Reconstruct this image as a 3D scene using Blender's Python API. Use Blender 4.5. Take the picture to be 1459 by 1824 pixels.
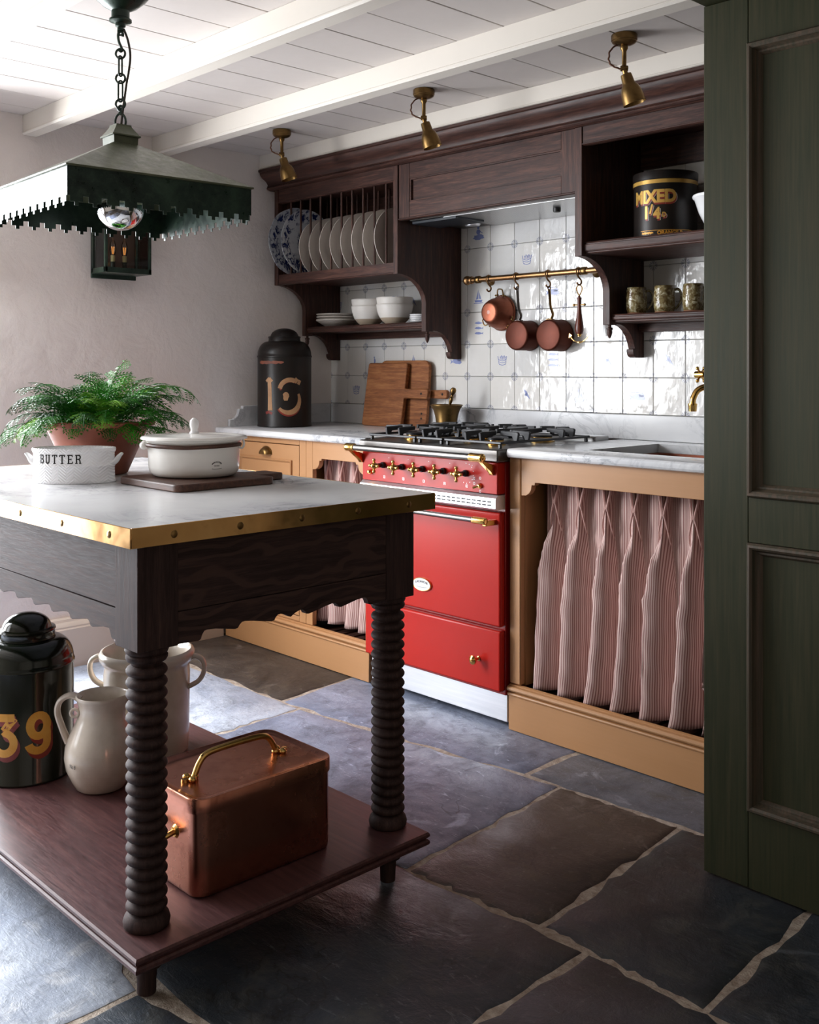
import bpy, bmesh, math, random
from math import pi, sin, cos, tan, atan2, sqrt, radians as R
from mathutils import Vector, Matrix
random.seed(7)
SC = bpy.context.scene
COL = SC.collection
for _o in list(bpy.data.objects):
    bpy.data.objects.remove(_o)

# ---------------------------------------------------------------- camera, light, exposure
LX, WY, CZ = -3.965, 3.26, 2.19          # left wall, tile face of the back wall, ceiling
cam = bpy.data.cameras.new('camera')
cam.sensor_fit = 'HORIZONTAL'; cam.sensor_width = 36.0
cam.lens = 36.0 * 1838.4 / 1459.0
cam.shift_y = -(912.0 - 655.9) / 1459.0
cam.clip_start = 0.05; cam.clip_end = 60
camo = bpy.data.objects.new('camera', cam); COL.objects.link(camo)
camo.location = (0, 0, 1.2)
camo.rotation_euler = (pi / 2, 0, atan2(1838.4, 729.5 + 1031.1))
SC.camera = camo

W = bpy.data.worlds.new('daylight'); SC.world = W; W.use_nodes = True
_bg = W.node_tree.nodes['Background']
_bg.inputs[0].default_value = (0.72, 0.83, 1.0, 1); _bg.inputs[1].default_value = 1.0

def area(name, loc, rot, sx, sy, power, col):
    l = bpy.data.lights.new(name, 'AREA'); l.shape = 'RECTANGLE'; l.size = sx; l.size_y = sy
    l.energy = power; l.color = col
    o = bpy.data.objects.new(name, l); COL.objects.link(o); o.location = loc; o.rotation_euler = rot
    return o
# daylight standing in the two window openings of the left wall (outside the picture, on the left)
area('window_daylight', (LX - 0.19, 0.69, 1.125), (0, R(-66), 0), 1.85, 1.62, 240, (0.93, 0.96, 1.0))
area('window_daylight', (LX - 0.17, -1.05, 1.25), (0, R(-84), 0), 1.60, 1.20, 55, (0.93, 0.96, 1.0))

SC.view_settings.view_transform = 'Standard'
SC.view_settings.look = 'None'
SC.view_settings.exposure = 0.0
SC.view_settings.gamma = 1.0
SC.view_settings.use_curve_mapping = False
SC.cycles.max_bounces = 10
SC.cycles.diffuse_bounces = 5
SC.cycles.glossy_bounces = 4
SC.cycles.transparent_max_bounces = 8
SC.cycles.caustics_reflective = False
SC.cycles.caustics_refractive = False
SC.cycles.sample_clamp_indirect = 4.0

# ---------------------------------------------------------------- mesh helpers
class MB:
    def __init__(s): s.v = []; s.f = []; s.uv = {}
    def add(s, verts, faces):
        n = len(s.v); s.v += [tuple(p) for p in verts]
        s.f += [tuple(i + n for i in f) for f in faces]; return s
    def box(s, x0, x1, y0, y1, z0, z1):
        return s.add([(x0,y0,z0),(x1,y0,z0),(x1,y1,z0),(x0,y1,z0),(x0,y0,z1),(x1,y0,z1),(x1,y1,z1),(x0,y1,z1)],
                     [(3,2,1,0),(4,5,6,7),(0,1,5,4),(1,2,6,5),(2,3,7,6),(3,0,4,7)])
    def prism(s, poly, axis, a, b):
        n = len(poly)
        if axis == 'x': P = lambda p, t: (t, p[0], p[1])
        elif axis == 'y': P = lambda p, t: (p[0], t, p[1])
        else: P = lambda p, t: (p[0], p[1], t)
        vs = [P(p, a) for p in poly] + [P(p, b) for p in poly]
        fs = [tuple(range(n))[::-1], tuple(range(n, 2 * n))]
        fs += [(i, (i + 1) % n, n + (i + 1) % n, n + i) for i in range(n)]
        return s.add(vs, fs)
    def lathe(s, prof, seg=32, c=(0, 0, 0), sx=1.0, sy=1.0, axis='z', closed=False):
        n0 = len(s.v); rings = []
        for r, z in prof:
            if r < 1e-6:
                s.v.append((0, 0, z)); rings.append([len(s.v) - 1])
            else:
                rings.append(list(range(len(s.v), len(s.v) + seg)))
                for k in range(seg):
                    a = 2 * pi * k / seg; s.v.append((r * cos(a) * sx, r * sin(a) * sy, z))
        pairs = list(zip(rings, rings[1:])) + ([(rings[-1], rings[0])] if closed else [])
        for A, B in pairs:
            if len(A) == 1 and len(B) == 1: continue
            for k in range(seg):
                k2 = (k + 1) % seg
                if len(A) == 1: s.f.append((A[0], B[k2], B[k]))
                elif len(B) == 1: s.f.append((A[k], A[k2], B[0]))
                else: s.f.append((A[k], A[k2], B[k2], B[k]))
        for i in range(n0, len(s.v)):
            x, y, z = s.v[i]
            if axis == 'x': x, y, z = z, x, y
            elif axis == 'y': x, y, z = y, z, x
            elif axis == '-y': x, y, z = x, -z, y
            s.v[i] = (x + c[0], y + c[1], z + c[2])
        return s
    def tube(s, pts, r, seg=8, closed=False, flat=1.0):
        P = [Vector(p) for p in pts]; n = len(P); rings = []
        up = None
        for i in range(n):
            if closed: t = P[(i + 1) % n] - P[i - 1]
            else: t = P[min(i + 1, n - 1)] - P[max(i - 1, 0)]
            t = t.normalized() if t.length > 1e-9 else Vector((0, 0, 1))
            if up is None:
                up = Vector((0, 0, 1)) if abs(t.z) < 0.9 else Vector((1, 0, 0))
            a = up - t * up.dot(t)
            if a.length < 1e-6: a = t.orthogonal()
            a.normalize(); up = a; b = t.cross(a)
            rr = r[i] if isinstance(r, (list, tuple)) else r
            rings.append(len(s.v))
            for k in range(seg):
                w = 2 * pi * k / seg
                s.v.append(tuple(P[i] + a * (rr * cos(w) * flat) + b * (rr * sin(w))))
        m = n if closed else n - 1
        for i in range(m):
            A, B = rings[i], rings[(i + 1) % n]
            for k in range(seg):
                k2 = (k + 1) % seg; s.f.append((A + k, A + k2, B + k2, B + k))
        if not closed:
            s.f.append(tuple(rings[0] + k for k in range(seg))[::-1])
            s.f.append(tuple(rings[-1] + k for k in range(seg)))
        return s
    def ball(s, c, r, seg=14, rings=8, sx=1, sy=1, sz=1):
        prof = [(r * sin(pi * i / rings), -r * cos(pi * i / rings) * sz) for i in range(rings + 1)]
        prof[0] = (0, prof[0][1]); prof[-1] = (0, prof[-1][1])
        return s.lathe(prof, seg, c, sx, sy)
    def map(s, fn, start=0):
        for i in range(start, len(s.v)): s.v[i] = tuple(fn(s.v[i]))
        return s

def root_loc(o):
    while o.parent: o = o.parent
    return o.location
def build(name, mb, mat, parent=None, bevel=0.0, seg=2, angle=38, local=False, smooth=True, sub=0):
    me = bpy.data.meshes.new(name)
    off = (0, 0, 0)
    if parent is not None and not local: off = root_loc(parent)
    me.from_pydata([(x - off[0], y - off[1], z - off[2]) for x, y, z in mb.v], [], mb.f)
    bm = bmesh.new(); bm.from_mesh(me); bmesh.ops.recalc_face_normals(bm, faces=bm.faces); bm.to_mesh(me); bm.free()
    if smooth:
        me.polygons.foreach_set('use_smooth', [True] * len(me.polygons))
        me.set_sharp_from_angle(angle=R(angle))
    if mat: me.materials.append(mat)
    o = bpy.data.objects.new(name, me); COL.objects.link(o)
    if parent is not None: o.parent = parent
    if bevel > 0:
        m = o.modifiers.new('edge', 'BEVEL'); m.width = bevel; m.segments = seg; m.limit_method = 'ANGLE'; m.angle_limit = R(40)
        m.harden_normals = False
    if sub:
        m = o.modifiers.new('smooth', 'SUBSURF'); m.levels = sub; m.render_levels = sub
    return o
def tag(o, label=None, cat=None, group=None, kind=None):
    if label: o['label'] = label
    if cat: o['category'] = cat
    if group: o['group'] = group
    if kind: o['kind'] = kind
    return o
def thing(name, label, cat, loc=(0, 0, 0), rz=0.0, group=None):
    o = bpy.data.objects.new(name, None); COL.objects.link(o); o.empty_display_size = 0.05
    o.location = loc; o.rotation_euler = (0, 0, rz)
    return tag(o, label, cat, group)
def dup(root, loc, rz=None, label=None, rot=None):
    r = root.copy(); COL.objects.link(r); r.location = loc
    if rz is not None: r.rotation_euler = (0, 0, rz)
    if rot is not None: r.rotation_euler = rot
    if label: r['label'] = label
    for ch in list(root.children):
        c = ch.copy(); COL.objects.link(c); c.parent = r
        for g in list(ch.children):
            d = g.copy(); COL.objects.link(d); d.parent = c
    return r
def struct(name, mb, mat, parent=None, **k):
    o = build(name, mb, mat, parent, **k)
    if parent is None: o['kind'] = 'structure'
    return o
def arc(cx, cy, r, a0, a1, n):
    return [(cx + r * cos(R(a0 + (a1 - a0) * i / n)), cy + r * sin(R(a0 + (a1 - a0) * i / n))) for i in range(n + 1)]
def spline(pts, n=6):
    P = [Vector(p) for p in pts]; out = []
    for i in range(len(P) - 1):
        p0 = P[max(i - 1, 0)]; p1 = P[i]; p2 = P[i + 1]; p3 = P[min(i + 2, len(P) - 1)]
        for k in range(n):
            t = k / n
            out.append(0.5 * ((2 * p1) + (-p0 + p2) * t + (2 * p0 - 5 * p1 + 4 * p2 - p3) * t * t + (-p0 + 3 * p1 - 3 * p2 + p3) * t ** 3))
    out.append(P[-1]); return [tuple(p) for p in out]
def text_mb(s, size, bold=0.0, depth=0.0006, cut=0.0, align='CENTER', spacing=1.0):
    cu = bpy.data.curves.new('lettering', 'FONT'); cu.body = s; cu.size = size; cu.offset = bold
    cu.extrude = depth / 2; cu.align_x = align; cu.space_character = spacing; cu.resolution_u = 4
    o = bpy.data.objects.new('lettering', cu); COL.objects.link(o)
    dg = bpy.context.evaluated_depsgraph_get(); me = bpy.data.meshes.new_from_object(o.evaluated_get(dg))
    bm = bmesh.new(); bm.from_mesh(me)
    if cut > 0 and bm.verts:
        xs = [v.co.x for v in bm.verts]; x = min(xs) + cut
        while x < max(xs):
            bmesh.ops.bisect_plane(bm, geom=bm.verts[:] + bm.edges[:] + bm.faces[:], plane_co=(x, 0, 0), plane_no=(1, 0, 0)); x += cut
    bm.verts.index_update()
    mb = MB(); mb.add([v.co[:] for v in bm.verts], [[v.index for v in f.verts] for f in bm.faces]); bm.free()
    COL.objects.unlink(o); bpy.data.objects.remove(o); bpy.data.curves.remove(cu); bpy.data.meshes.remove(me)
    return mb
def ribbon(mb, pts, w, d=0.0006, taper=None):
    """a flat stroke of width w in the x-y plane, thickness d in z"""
    P = [Vector((p[0], p[1])) for p in pts]; n = len(P); L = []; Rr = []
    for i in range(n):
        t = (P[min(i + 1, n - 1)] - P[max(i - 1, 0)]).normalized(); nn = Vector((-t.y, t.x))
        ww = w * (taper[i] if taper else 1) / 2
        L.append(P[i] + nn * ww); Rr.append(P[i] - nn * ww)
    vs = []
    for z in (0, d):
        for i in range(n): vs.append((L[i].x, L[i].y, z)); vs.append((Rr[i].x, Rr[i].y, z))
    fs = []; o = 2 * n
    for i in range(n - 1):
        a, b, c, e = 2*i, 2*i+1, 2*i+3, 2*i+2
        fs += [(o+a, o+b, o+c, o+e), (a, e, c, b), (a, o+a, o+e, e), (b, c, o+c, o+b)]
    fs += [(0, 1, o+1, o), (2*n-2, o+2*n-2, o+2*n-1, 2*n-1)]
    return mb.add(vs, fs)
def blob(mb, cx, cy, rx, ry, d=0.0005, n=14, wob=0.15, seed=1):
    rd = random.Random(seed); pts = []
    for k in range(n):
        a = 2 * pi * k / n; q = 1 + rd.uniform(-wob, wob); pts.append((cx + rx * q * cos(a), cy + ry * q * sin(a)))
    return mb.prism(pts, 'z', 0, d)
ORD = ['first','second','third','fourth','fifth','sixth','seventh','eighth','ninth','tenth']
# ---------------------------------------------------------------- materials
def srgb(r, g, b):
    f = lambda c: (c / 255 / 12.92) if c / 255 <= 0.04045 else ((c / 255 + 0.055) / 1.055) ** 2.4
    return (f(r), f(g), f(b), 1)
class Mat:
    def __init__(s, name):
        s.m = bpy.data.materials.new(name); s.m.use_nodes = True; s.t = s.m.node_tree
        s.t.nodes.clear(); s.out = s.t.nodes.new('ShaderNodeOutputMaterial')
    def n(s, typ, ins=None, **props):
        nd = s.t.nodes.new('ShaderNode' + typ)
        for k, v in props.items(): setattr(nd, k, v)
        for k, v in (ins or {}).items():
            sock = nd.inputs[k]
            if isinstance(v, bpy.types.NodeSocket): s.t.links.new(v, sock)
            else: sock.default_value = v
        return nd
    def co(s, scale=(1, 1, 1), rot=(0, 0, 0), kind='Object', loc=(0, 0, 0)):
        tc = s.n('TexCoord'); mp = s.n('Mapping', {'Vector': tc.outputs[kind], 'Scale': scale, 'Rotation': rot, 'Location': loc})
        return mp.outputs[0]
    def rand(s, vec, amount=7.0):
        oi = s.n('ObjectInfo'); m = s.n('Math', {0: oi.outputs['Random'], 1: amount}, operation='MULTIPLY')
        return s.n('VectorMath', {0: vec, 1: m.outputs[0]}, operation='ADD').outputs[0]
    def noise(s, vec, scale, detail=4, rough=0.55, dist=0.0):
        return s.n('TexNoise', {'Vector': vec, 'Scale': scale, 'Detail': detail, 'Roughness': rough, 'Distortion': dist}).outputs['Fac']
    def ramp(s, fac, stops, interp='LINEAR'):
        r = s.n('ValToRGB', {'Fac': fac}); cr = r.color_ramp; cr.interpolation = interp
        while len(cr.elements) < len(stops): cr.elements.new(0.5)
        for e, (p, c) in zip(cr.elements, stops):
            e.position = p; e.color = c if len(c) == 4 else (c[0], c[1], c[2], 1)
        return r.outputs['Color']
    def gray(s, fac, a, b, p0=0.0, p1=1.0):
        return s.n('MapRange', {'Value': fac, 'From Min': p0, 'From Max': p1, 'To Min': a, 'To Max': b}).outputs[0]
    def mix(s, fac, a, b, blend='MIX'):
        m = s.n('Mix', data_type='RGBA', blend_type=blend)
        for i, v in ((0, fac), (6, a), (7, b)):
            if isinstance(v, bpy.types.NodeSocket): s.t.links.new(v, m.inputs[i])
            else: m.inputs[i].default_value = v
        return m.outputs[2]
    def math(s, op, a, b=0.0):
        return s.n('Math', {0: a, 1: b}, operation=op).outputs[0]
    def bump(s, h, strength=0.3, dist=0.002, normal=None):
        ins = {'Height': h, 'Strength': strength, 'Distance': dist}
        if normal is not None: ins['Normal'] = normal
        return s.n('Bump', ins).outputs[0]
    def pbr(s, color, rough=0.5, metal=0.0, normal=None, **kw):
        ins = {'Base Color': color, 'Roughness': rough, 'Metallic': metal}
        if normal is not None: ins['Normal'] = normal
        ins.update({k.replace('_', ' '): v for k, v in kw.items()})
        p = s.n('BsdfPrincipled', ins); s.t.links.new(p.outputs[0], s.out.inputs[0]); s.p = p; return s.m

def wood(name, dark, mid, light, axis='x', rough=(0.38, 0.55), fine=1.0, figure=0.0, bump=0.25, spec=0.5):
    m = Mat(name); st = {'x': (1, 14, 14), 'y': (14, 1, 14), 'z': (14, 14, 1)}[axis]
    v = m.rand(m.co(st)); g = m.noise(v, 5.5 * fine, 6, 0.62, 0.35); g2 = m.noise(v, 26 * fine, 4, 0.6)
    v2 = m.rand(m.co((1, 1, 1))); big = m.noise(v2, 3.2, 3)
    f = m.math('ADD', m.math('MULTIPLY', g, 0.62), m.math('MULTIPLY', g2, 0.38))
    col = m.ramp(f, [(0.34, dark), (0.5, mid), (0.68, light)])
    if figure:
        wv = m.n('TexWave', {'Vector': m.rand(m.co({'y': (2.2, 1.0, 2.2), 'x': (1.0, 2.2, 2.2), 'z': (2, 2, 1)}[axis])), 'Scale': 5.0, 'Distortion': 16.0, 'Detail': 2.0, 'Detail Scale': 0.9}, wave_type='BANDS', bands_direction={'x': 'Z', 'y': 'Z', 'z': 'X'}[axis])
        k = m.ramp(wv.outputs['Fac'], [(0.62, (0, 0, 0)), (0.86, (1, 1, 1))])
        col = m.mix(m.math('MULTIPLY', k, figure), col, light)
    col = m.mix(m.math('MULTIPLY', big, 0.45), col, dark)
    rg = m.gray(g2, rough[0], rough[1], 0.3, 0.7)
    return m.pbr(col, rg, 0, m.bump(f, bump, 0.0015), Specular_IOR_Level=spec)
OK_ = [srgb(30, 16, 13), srgb(68, 42, 35), srgb(106, 70, 58)]
OAK = {a: wood('fumed_oak_' + a, *OK_, axis=a, rough=(0.4, 0.58), spec=0.3) for a in 'xyz'}
IS_ = [srgb(36, 25, 24), srgb(60, 44, 42), srgb(86, 64, 58)]
ISL = {a: wood('ebonised_oak_' + a, *IS_, axis=a, rough=(0.58, 0.72), spec=0.2, figure=0.75 if a == 'y' else 0.0) for a in 'xyz'}
SHELFW = wood('shelf_mahogany', srgb(58, 34, 34), srgb(86, 54, 54), srgb(112, 74, 70), axis='x', rough=(0.34, 0.5), bump=0.1)
BOARDW = wood('board_beech', srgb(96, 56, 32), srgb(150, 94, 56), srgb(190, 132, 84), axis='x', rough=(0.55, 0.7), spec=0.3)
BOARDD = wood('board_walnut', srgb(48, 28, 20), srgb(80, 48, 34), srgb(110, 72, 52), axis='x', rough=(0.4, 0.55))
HANDW = wood('handle_rosewood', srgb(60, 22, 16), srgb(92, 40, 28), srgb(120, 60, 40), axis='z', rough=(0.25, 0.35))

def paint(name, col, rough=0.45, strie=0.0, axis='z', bump=0.08, lightc=None, spec=0.5):
    m = Mat(name); st = {'x': (1, 30, 30), 'z': (30, 30, 1), 'n': (4, 4, 4)}[axis]
    f = m.noise(m.rand(m.co(st)), 5, 5, 0.6)
    big = m.noise(m.rand(m.co((1, 1, 1))), 4, 3)
    c = col
    if strie:
        c = m.mix(m.math('MULTIPLY', m.gray(f, 0, 1, 0.35, 0.7), strie), col, lightc or tuple(min(1, x * 1.8) for x in col[:3]) + (1,))
    c = m.mix(m.math('MULTIPLY', big, 0.16), c, tuple(x * 0.72 for x in col[:3]) + (1,))
    return m.pbr(c, m.gray(f, rough - 0.05, rough + 0.08, 0.3, 0.7), 0, m.bump(f, bump, 0.001), Specular_IOR_Level=spec)
TAN = paint('ochre_paint', srgb(174, 127, 84), 0.42, 0.06, 'x', 0.05)
GREEN = paint('green_paint', srgb(45, 50, 32), 0.5, 0.4, 'z', 0.14, srgb(82, 70, 48), spec=0.25)
GREENM = paint('green_paint_moulding', srgb(62, 60, 48), 0.42, 0.5, 'z', 0.08, srgb(116, 90, 76), spec=0.35)
WHITEP = paint('white_beam_paint', srgb(214, 207, 197), 0.5, 0.0, 'x', 0.1)
WHITEB = paint('white_board_paint', srgb(200, 192, 187), 0.5, 0.0, 'n', 0.05)
SKIRT = paint('baseboard_paint', srgb(214, 200, 186), 0.45, 0.0, 'n', 0.05)

def plaster():
    m = Mat('lime_plaster'); v = m.co()
    a = m.noise(v, 2.2, 3, 0.5, 0.3); b = m.noise(v, 9, 5, 0.6, 0.4); c = m.noise(v, 60, 3)
    h = m.math('ADD', m.math('MULTIPLY', a, 1.0), m.math('ADD', m.math('MULTIPLY', b, 0.35), m.math('MULTIPLY', c, 0.05)))
    col = m.mix(m.gray(a, 0, 1, 0.35, 0.7), srgb(226, 217, 211), srgb(236, 228, 223))
    return m.pbr(col, 0.75, 0, m.bump(h, 0.55, 0.03))
PLASTER = plaster()
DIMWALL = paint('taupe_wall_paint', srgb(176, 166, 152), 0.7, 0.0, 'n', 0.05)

def marble(name='carrara_marble', rough=0.2):
    m = Mat(name); v = m.co((1, 1, 1), (0.5, 0.5, 0.6))
    w = m.noise(v, 2.4, 6, 0.6, 1.6); w2 = m.noise(v, 7, 6, 0.65, 1.1)
    r1 = m.ramp(m.math('ABSOLUTE', m.math('SUBTRACT', w, 0.5)), [(0.0, (1, 1, 1)), (0.06, (0, 0, 0))])
    r2 = m.ramp(m.math('ABSOLUTE', m.math('SUBTRACT', w2, 0.52)), [(0.0, (1, 1, 1)), (0.03, (0, 0, 0))])
    mask = m.gray(m.noise(v, 3, 3), 0, 1, 0.45, 0.66)
    vein = m.math('MULTIPLY', m.math('ADD', m.math('MULTIPLY', r1, 0.62), m.math('MULTIPLY', r2, 0.6)), mask)
    base = m.mix(m.gray(m.noise(v, 1.6, 4), 0, 1, 0.4, 0.65), srgb(222, 222, 222), srgb(200, 201, 204))
    return m.pbr(m.mix(vein, base, srgb(120, 124, 132)), m.gray(w2, rough, rough + 0.08), 0)
MARBLE = marble('carrara_marble', 0.16)
def slate(i, a, b, stain):
    m = Mat('slate_%s' % ['blue', 'grey', 'brown', 'dark', 'pale'][i]); v = m.rand(m.co(), 11)
    n1 = m.noise(v, 2.6, 7, 0.66, 0.7); n2 = m.noise(v, 13, 7, 0.72, 0.4); n3 = m.noise(v, 75, 4, 0.75)
    vs = m.n('VectorMath', {0: v, 1: (4.0, 19.0, 1.0)}, operation='MULTIPLY').outputs[0]; sc = m.noise(vs, 2.2, 6, 0.72, 1.4)
    lic = m.noise(v, 5.2, 5, 0.7, 1.2); ed = m.noise(v, 1.3, 3)
    col = m.mix(m.gray(n1, 0, 1, 0.38, 0.62), a, b)
    col = m.mix(m.math('MULTIPLY', m.gray(n2, 0, 1, 0.5, 0.68), 0.7), col, stain)
    pale = tuple(min(1, x * 2.1 + 0.10) for x in b[:3]) + (1,)
    col = m.mix(m.math('MULTIPLY', m.gray(lic, 0, 1, 0.60, 0.70), 0.45), col, pale)
    dust = m.math('MULTIPLY', m.gray(sc, 0, 1, 0.60, 0.70), m.gray(ed, 0.15, 0.85, 0.4, 0.65))
    col = m.mix(dust, col, pale)
    speck = m.math('MULTIPLY', m.gray(n3, 0, 1, 0.62, 0.72), 0.55)
    col = m.mix(speck, col, pale)
    crack = m.ramp(m.math('ABSOLUTE', m.math('SUBTRACT', m.noise(v, 1.7, 5, 0.55, 1.0), 0.47)), [(0.0, (1, 1, 1)), (0.006, (0, 0, 0))])
    col = m.mix(m.math('MULTIPLY', crack, m.gray(ed, 0, 0.7, 0.5, 0.6)), col, (0.012, 0.011, 0.01, 1))
    h = m.math('ADD', m.math('MULTIPLY', n1, 1.0), m.math('ADD', m.math('MULTIPLY', n2, 0.6), m.math('ADD', m.math('MULTIPLY', sc, 0.25), m.math('MULTIPLY', n3, 0.08))))
    return m.pbr(col, m.gray(n2, 0.32, 0.6, 0.3, 0.7), 0, m.bump(h, 0.5, 0.014))
SLATE = [slate(0, srgb(100, 107, 126), srgb(146, 153, 174), srgb(84, 86, 96)), slate(1, srgb(70, 72, 80), srgb(104, 106, 114), srgb(88, 82, 76)),
         slate(2, srgb(42, 37, 34), srgb(70, 62, 57), srgb(92, 80, 66)), slate(3, srgb(28, 33, 38), srgb(50, 57, 65), srgb(78, 78, 74)),
         slate(4, srgb(158, 168, 186), srgb(204, 212, 224), srgb(122, 128, 140))]  # last one, pale: window light on the floor painted into the slate colour
def mortar():
    m = Mat('lime_mortar'); v = m.co(); n = m.noise(v, 30, 5, 0.7)
    return m.pbr(m.ramp(n, [(0.3, srgb(128, 110, 94)), (0.7, srgb(196, 184, 170))]), 0.9, 0, m.bump(n, 0.8, 0.01))
MORTAR = mortar()

def metal(name, a, b, rough=(0.2, 0.4), scale=6, tarn=None, bump=0.0, brushed=None):
    m = Mat(name); v = m.rand(m.co(brushed or (1, 1, 1)))
    n = m.noise(v, scale, 5, 0.6, 0.4); n2 = m.noise(v, scale * 6, 4, 0.6)
    col = m.mix(m.gray(n, 0, 1, 0.35, 0.68), a, b)
    if tarn is not None: col = m.mix(m.math('MULTIPLY', m.gray(n2, 0, 1, 0.55, 0.75), 0.6), col, tarn)
    f = m.math('ADD', m.math('MULTIPLY', n, 0.6), m.math('MULTIPLY', n2, 0.4))
    return m.pbr(col, m.gray(f, rough[0], rough[1], 0.35, 0.65), 1.0, m.bump(f, bump, 0.002) if bump else None)
BRASS = metal('polished_brass', srgb(214, 168, 92), srgb(226, 186, 112), (0.14, 0.26))
BRASSA = metal('aged_brass', srgb(112, 86, 52), srgb(150, 120, 74), (0.28, 0.42), tarn=srgb(84, 62, 38))
BRASSB = metal('brass_band', srgb(186, 142, 88), srgb(220, 178, 120), (0.07, 0.24), 4, tarn=srgb(168, 122, 72))
BRONZE = metal('bronze_tube', srgb(120, 88, 58), srgb(150, 114, 78), (0.28, 0.4))
COPPER = metal('copper', srgb(176, 114, 94), srgb(200, 138, 116), (0.18, 0.32), 5, tarn=srgb(140, 84, 66))
COPPERD = metal('copper_dull', srgb(132, 78, 60), srgb(156, 94, 74), (0.36, 0.52), 7, tarn=srgb(98, 54, 42))
STEEL = metal('brushed_steel', srgb(104, 101, 99), srgb(124, 121, 118), (0.3, 0.42), 4, brushed=(1, 20, 20))
STEELW = metal('bright_steel', srgb(222, 224, 228), srgb(232, 233, 236), (0.34, 0.46), 4, brushed=(1, 20, 20))
CHROME = metal('mirror_silver', srgb(214, 216, 222), srgb(224, 226, 230), (0.03, 0.05))
IRONB = metal('grey_iron', srgb(88, 84, 82), srgb(120, 114, 110), (0.35, 0.5))

def plain(name, col, rough=0.4, metal=0.0, bump=0.0, bs=60, var=0.12, dark=None, **kw):
    m = Mat(name); v = m.rand(m.co()); n = m.noise(v, 9, 5, 0.6); n2 = m.noise(v, bs, 4, 0.65)
    c = m.mix(m.math('MULTIPLY', m.gray(n, 0, 1, 0.35, 0.7), var), col, dark or tuple(x * 0.55 for x in col[:3]) + (1,))
    return m.pbr(c, rough, metal, m.bump(n2, bump, 0.002) if bump else None, **kw)
LANTB = plain('lantern_back', srgb(116, 96, 90), 0.45, 0.3, var=0.2)
RED = plain('red_enamel', srgb(172, 33, 24), 0.3, bump=0.04, bs=140, var=0.1, Specular_IOR_Level=0.2)
PANC = plain('oxidised_copper', srgb(84, 40, 27), 0.42, 0.5, bump=0.04, bs=30, var=0.6, dark=srgb(56, 28, 20), Specular_IOR_Level=0.2)
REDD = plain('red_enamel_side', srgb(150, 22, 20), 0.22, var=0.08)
IRON = plain('cast_iron', srgb(34, 34, 38), 0.42, bump=0.15, bs=220)
BLACK = plain('black_rubber', srgb(14, 14, 15), 0.5)
CERAM = plain('white_ceramic', srgb(236, 236, 237), 0.14, var=0.03)
ENAMEL = plain('white_enamel', srgb(238, 236, 231), 0.12, var=0.04)
PLATEW = plain('white_plate', srgb(214, 206, 198), 0.3, var=0.05)
BOWLW = plain('white_bowl', srgb(226, 222, 216), 0.35, var=0.05)
BOWLB = plain('bare_clay', srgb(176, 160, 140), 0.7, var=0.15)
TERRA = plain('terracotta', srgb(150, 82, 60), 0.62, bump=0.2, bs=30, var=0.5, dark=srgb(96, 50, 40))
SOIL = plain('soil', srgb(40, 30, 22), 0.95, bump=1.0, bs=60, var=0.5)
STONEW = plain('stoneware', srgb(224, 213, 199), 0.16, bump=0.1, bs=14, var=0.45, dark=srgb(160, 138, 112))
TIN_B = plain('black_japanned_tin', srgb(20, 18, 17), 0.36, bump=0.12, bs=40, var=0.5, dark=srgb(46, 32, 24), Specular_IOR_Level=0.3)
TIN_G = plain('green_japanned_tin', srgb(16, 24, 17), 0.14, bump=0.05, bs=20, var=0.4, dark=srgb(44, 36, 20))
GOLD = plain('gold_leaf', srgb(202, 138, 40), 0.38, 0.2, bump=0.3, bs=90, var=0.5, dark=srgb(236, 190, 96))
GOLDM = plain('gilt_lettering', srgb(212, 168, 84), 0.3, 0.35, bump=0.2, bs=90, var=0.3)
GOLDW = plain('worn_gilt', srgb(196, 150, 106), 0.55, 0.0, bump=0.3, bs=120, var=0.6, dark=srgb(92, 52, 34))
RUST = plain('worn_red_band', srgb(140, 76, 54), 0.6, bump=0.3, bs=120, var=0.7, dark=srgb(50, 30, 24))
REDS = plain('red_shadow_paint', srgb(132, 40, 28), 0.4, var=0.3)
SILV = plain('cream_shadow_paint', srgb(180, 176, 168), 0.4, var=0.3)
INK = plain('black_glaze_print', srgb(28, 28, 30), 0.25, var=0.05)
BLUEP = plain('blue_glaze', srgb(34, 52, 112), 0.2, var=0.35, dark=srgb(90, 110, 160))
DELFT = plain('delft_blue_glaze', srgb(120, 132, 184), 0.16, var=0.5, dark=srgb(170, 178, 210))
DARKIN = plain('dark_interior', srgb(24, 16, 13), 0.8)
GREYD = plain('graphite_plastic', srgb(40, 44, 50), 0.35)
WICK = plain('candle_sleeve', srgb(206, 190, 140), 0.5)
CORDM = plain('brown_flex', srgb(96, 56, 34), 0.7, bump=0.5, bs=200)
CORDG = plain('dark_flex', srgb(44, 36, 28), 0.7, bump=0.5, bs=200)
def verdigris(name, a, b, c2, rough=0.45):
    m = Mat(name); v = m.co(); n = m.noise(v, 7, 6, 0.65, 0.8); n2 = m.noise(v, 45, 5, 0.7, 0.4)
    col = m.ramp(n, [(0.32, a), (0.52, b), (0.72, c2)])
    col = m.mix(m.math('MULTIPLY', m.gray(n2, 0, 1, 0.5, 0.75), 0.45), col, c2)
    return m.pbr(col, m.gray(n2, rough - 0.12, rough + 0.1, 0.3, 0.7), 0.2, m.bump(n2, 0.15, 0.002), Specular_IOR_Level=0.35)
VERD = verdigris('green_bronze', srgb(18, 28, 24), srgb(34, 50, 42), srgb(60, 80, 64), 0.36)
VERDT = verdigris('olive_bronze', srgb(62, 66, 50), srgb(78, 82, 62), srgb(92, 98, 76), 0.42)
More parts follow.
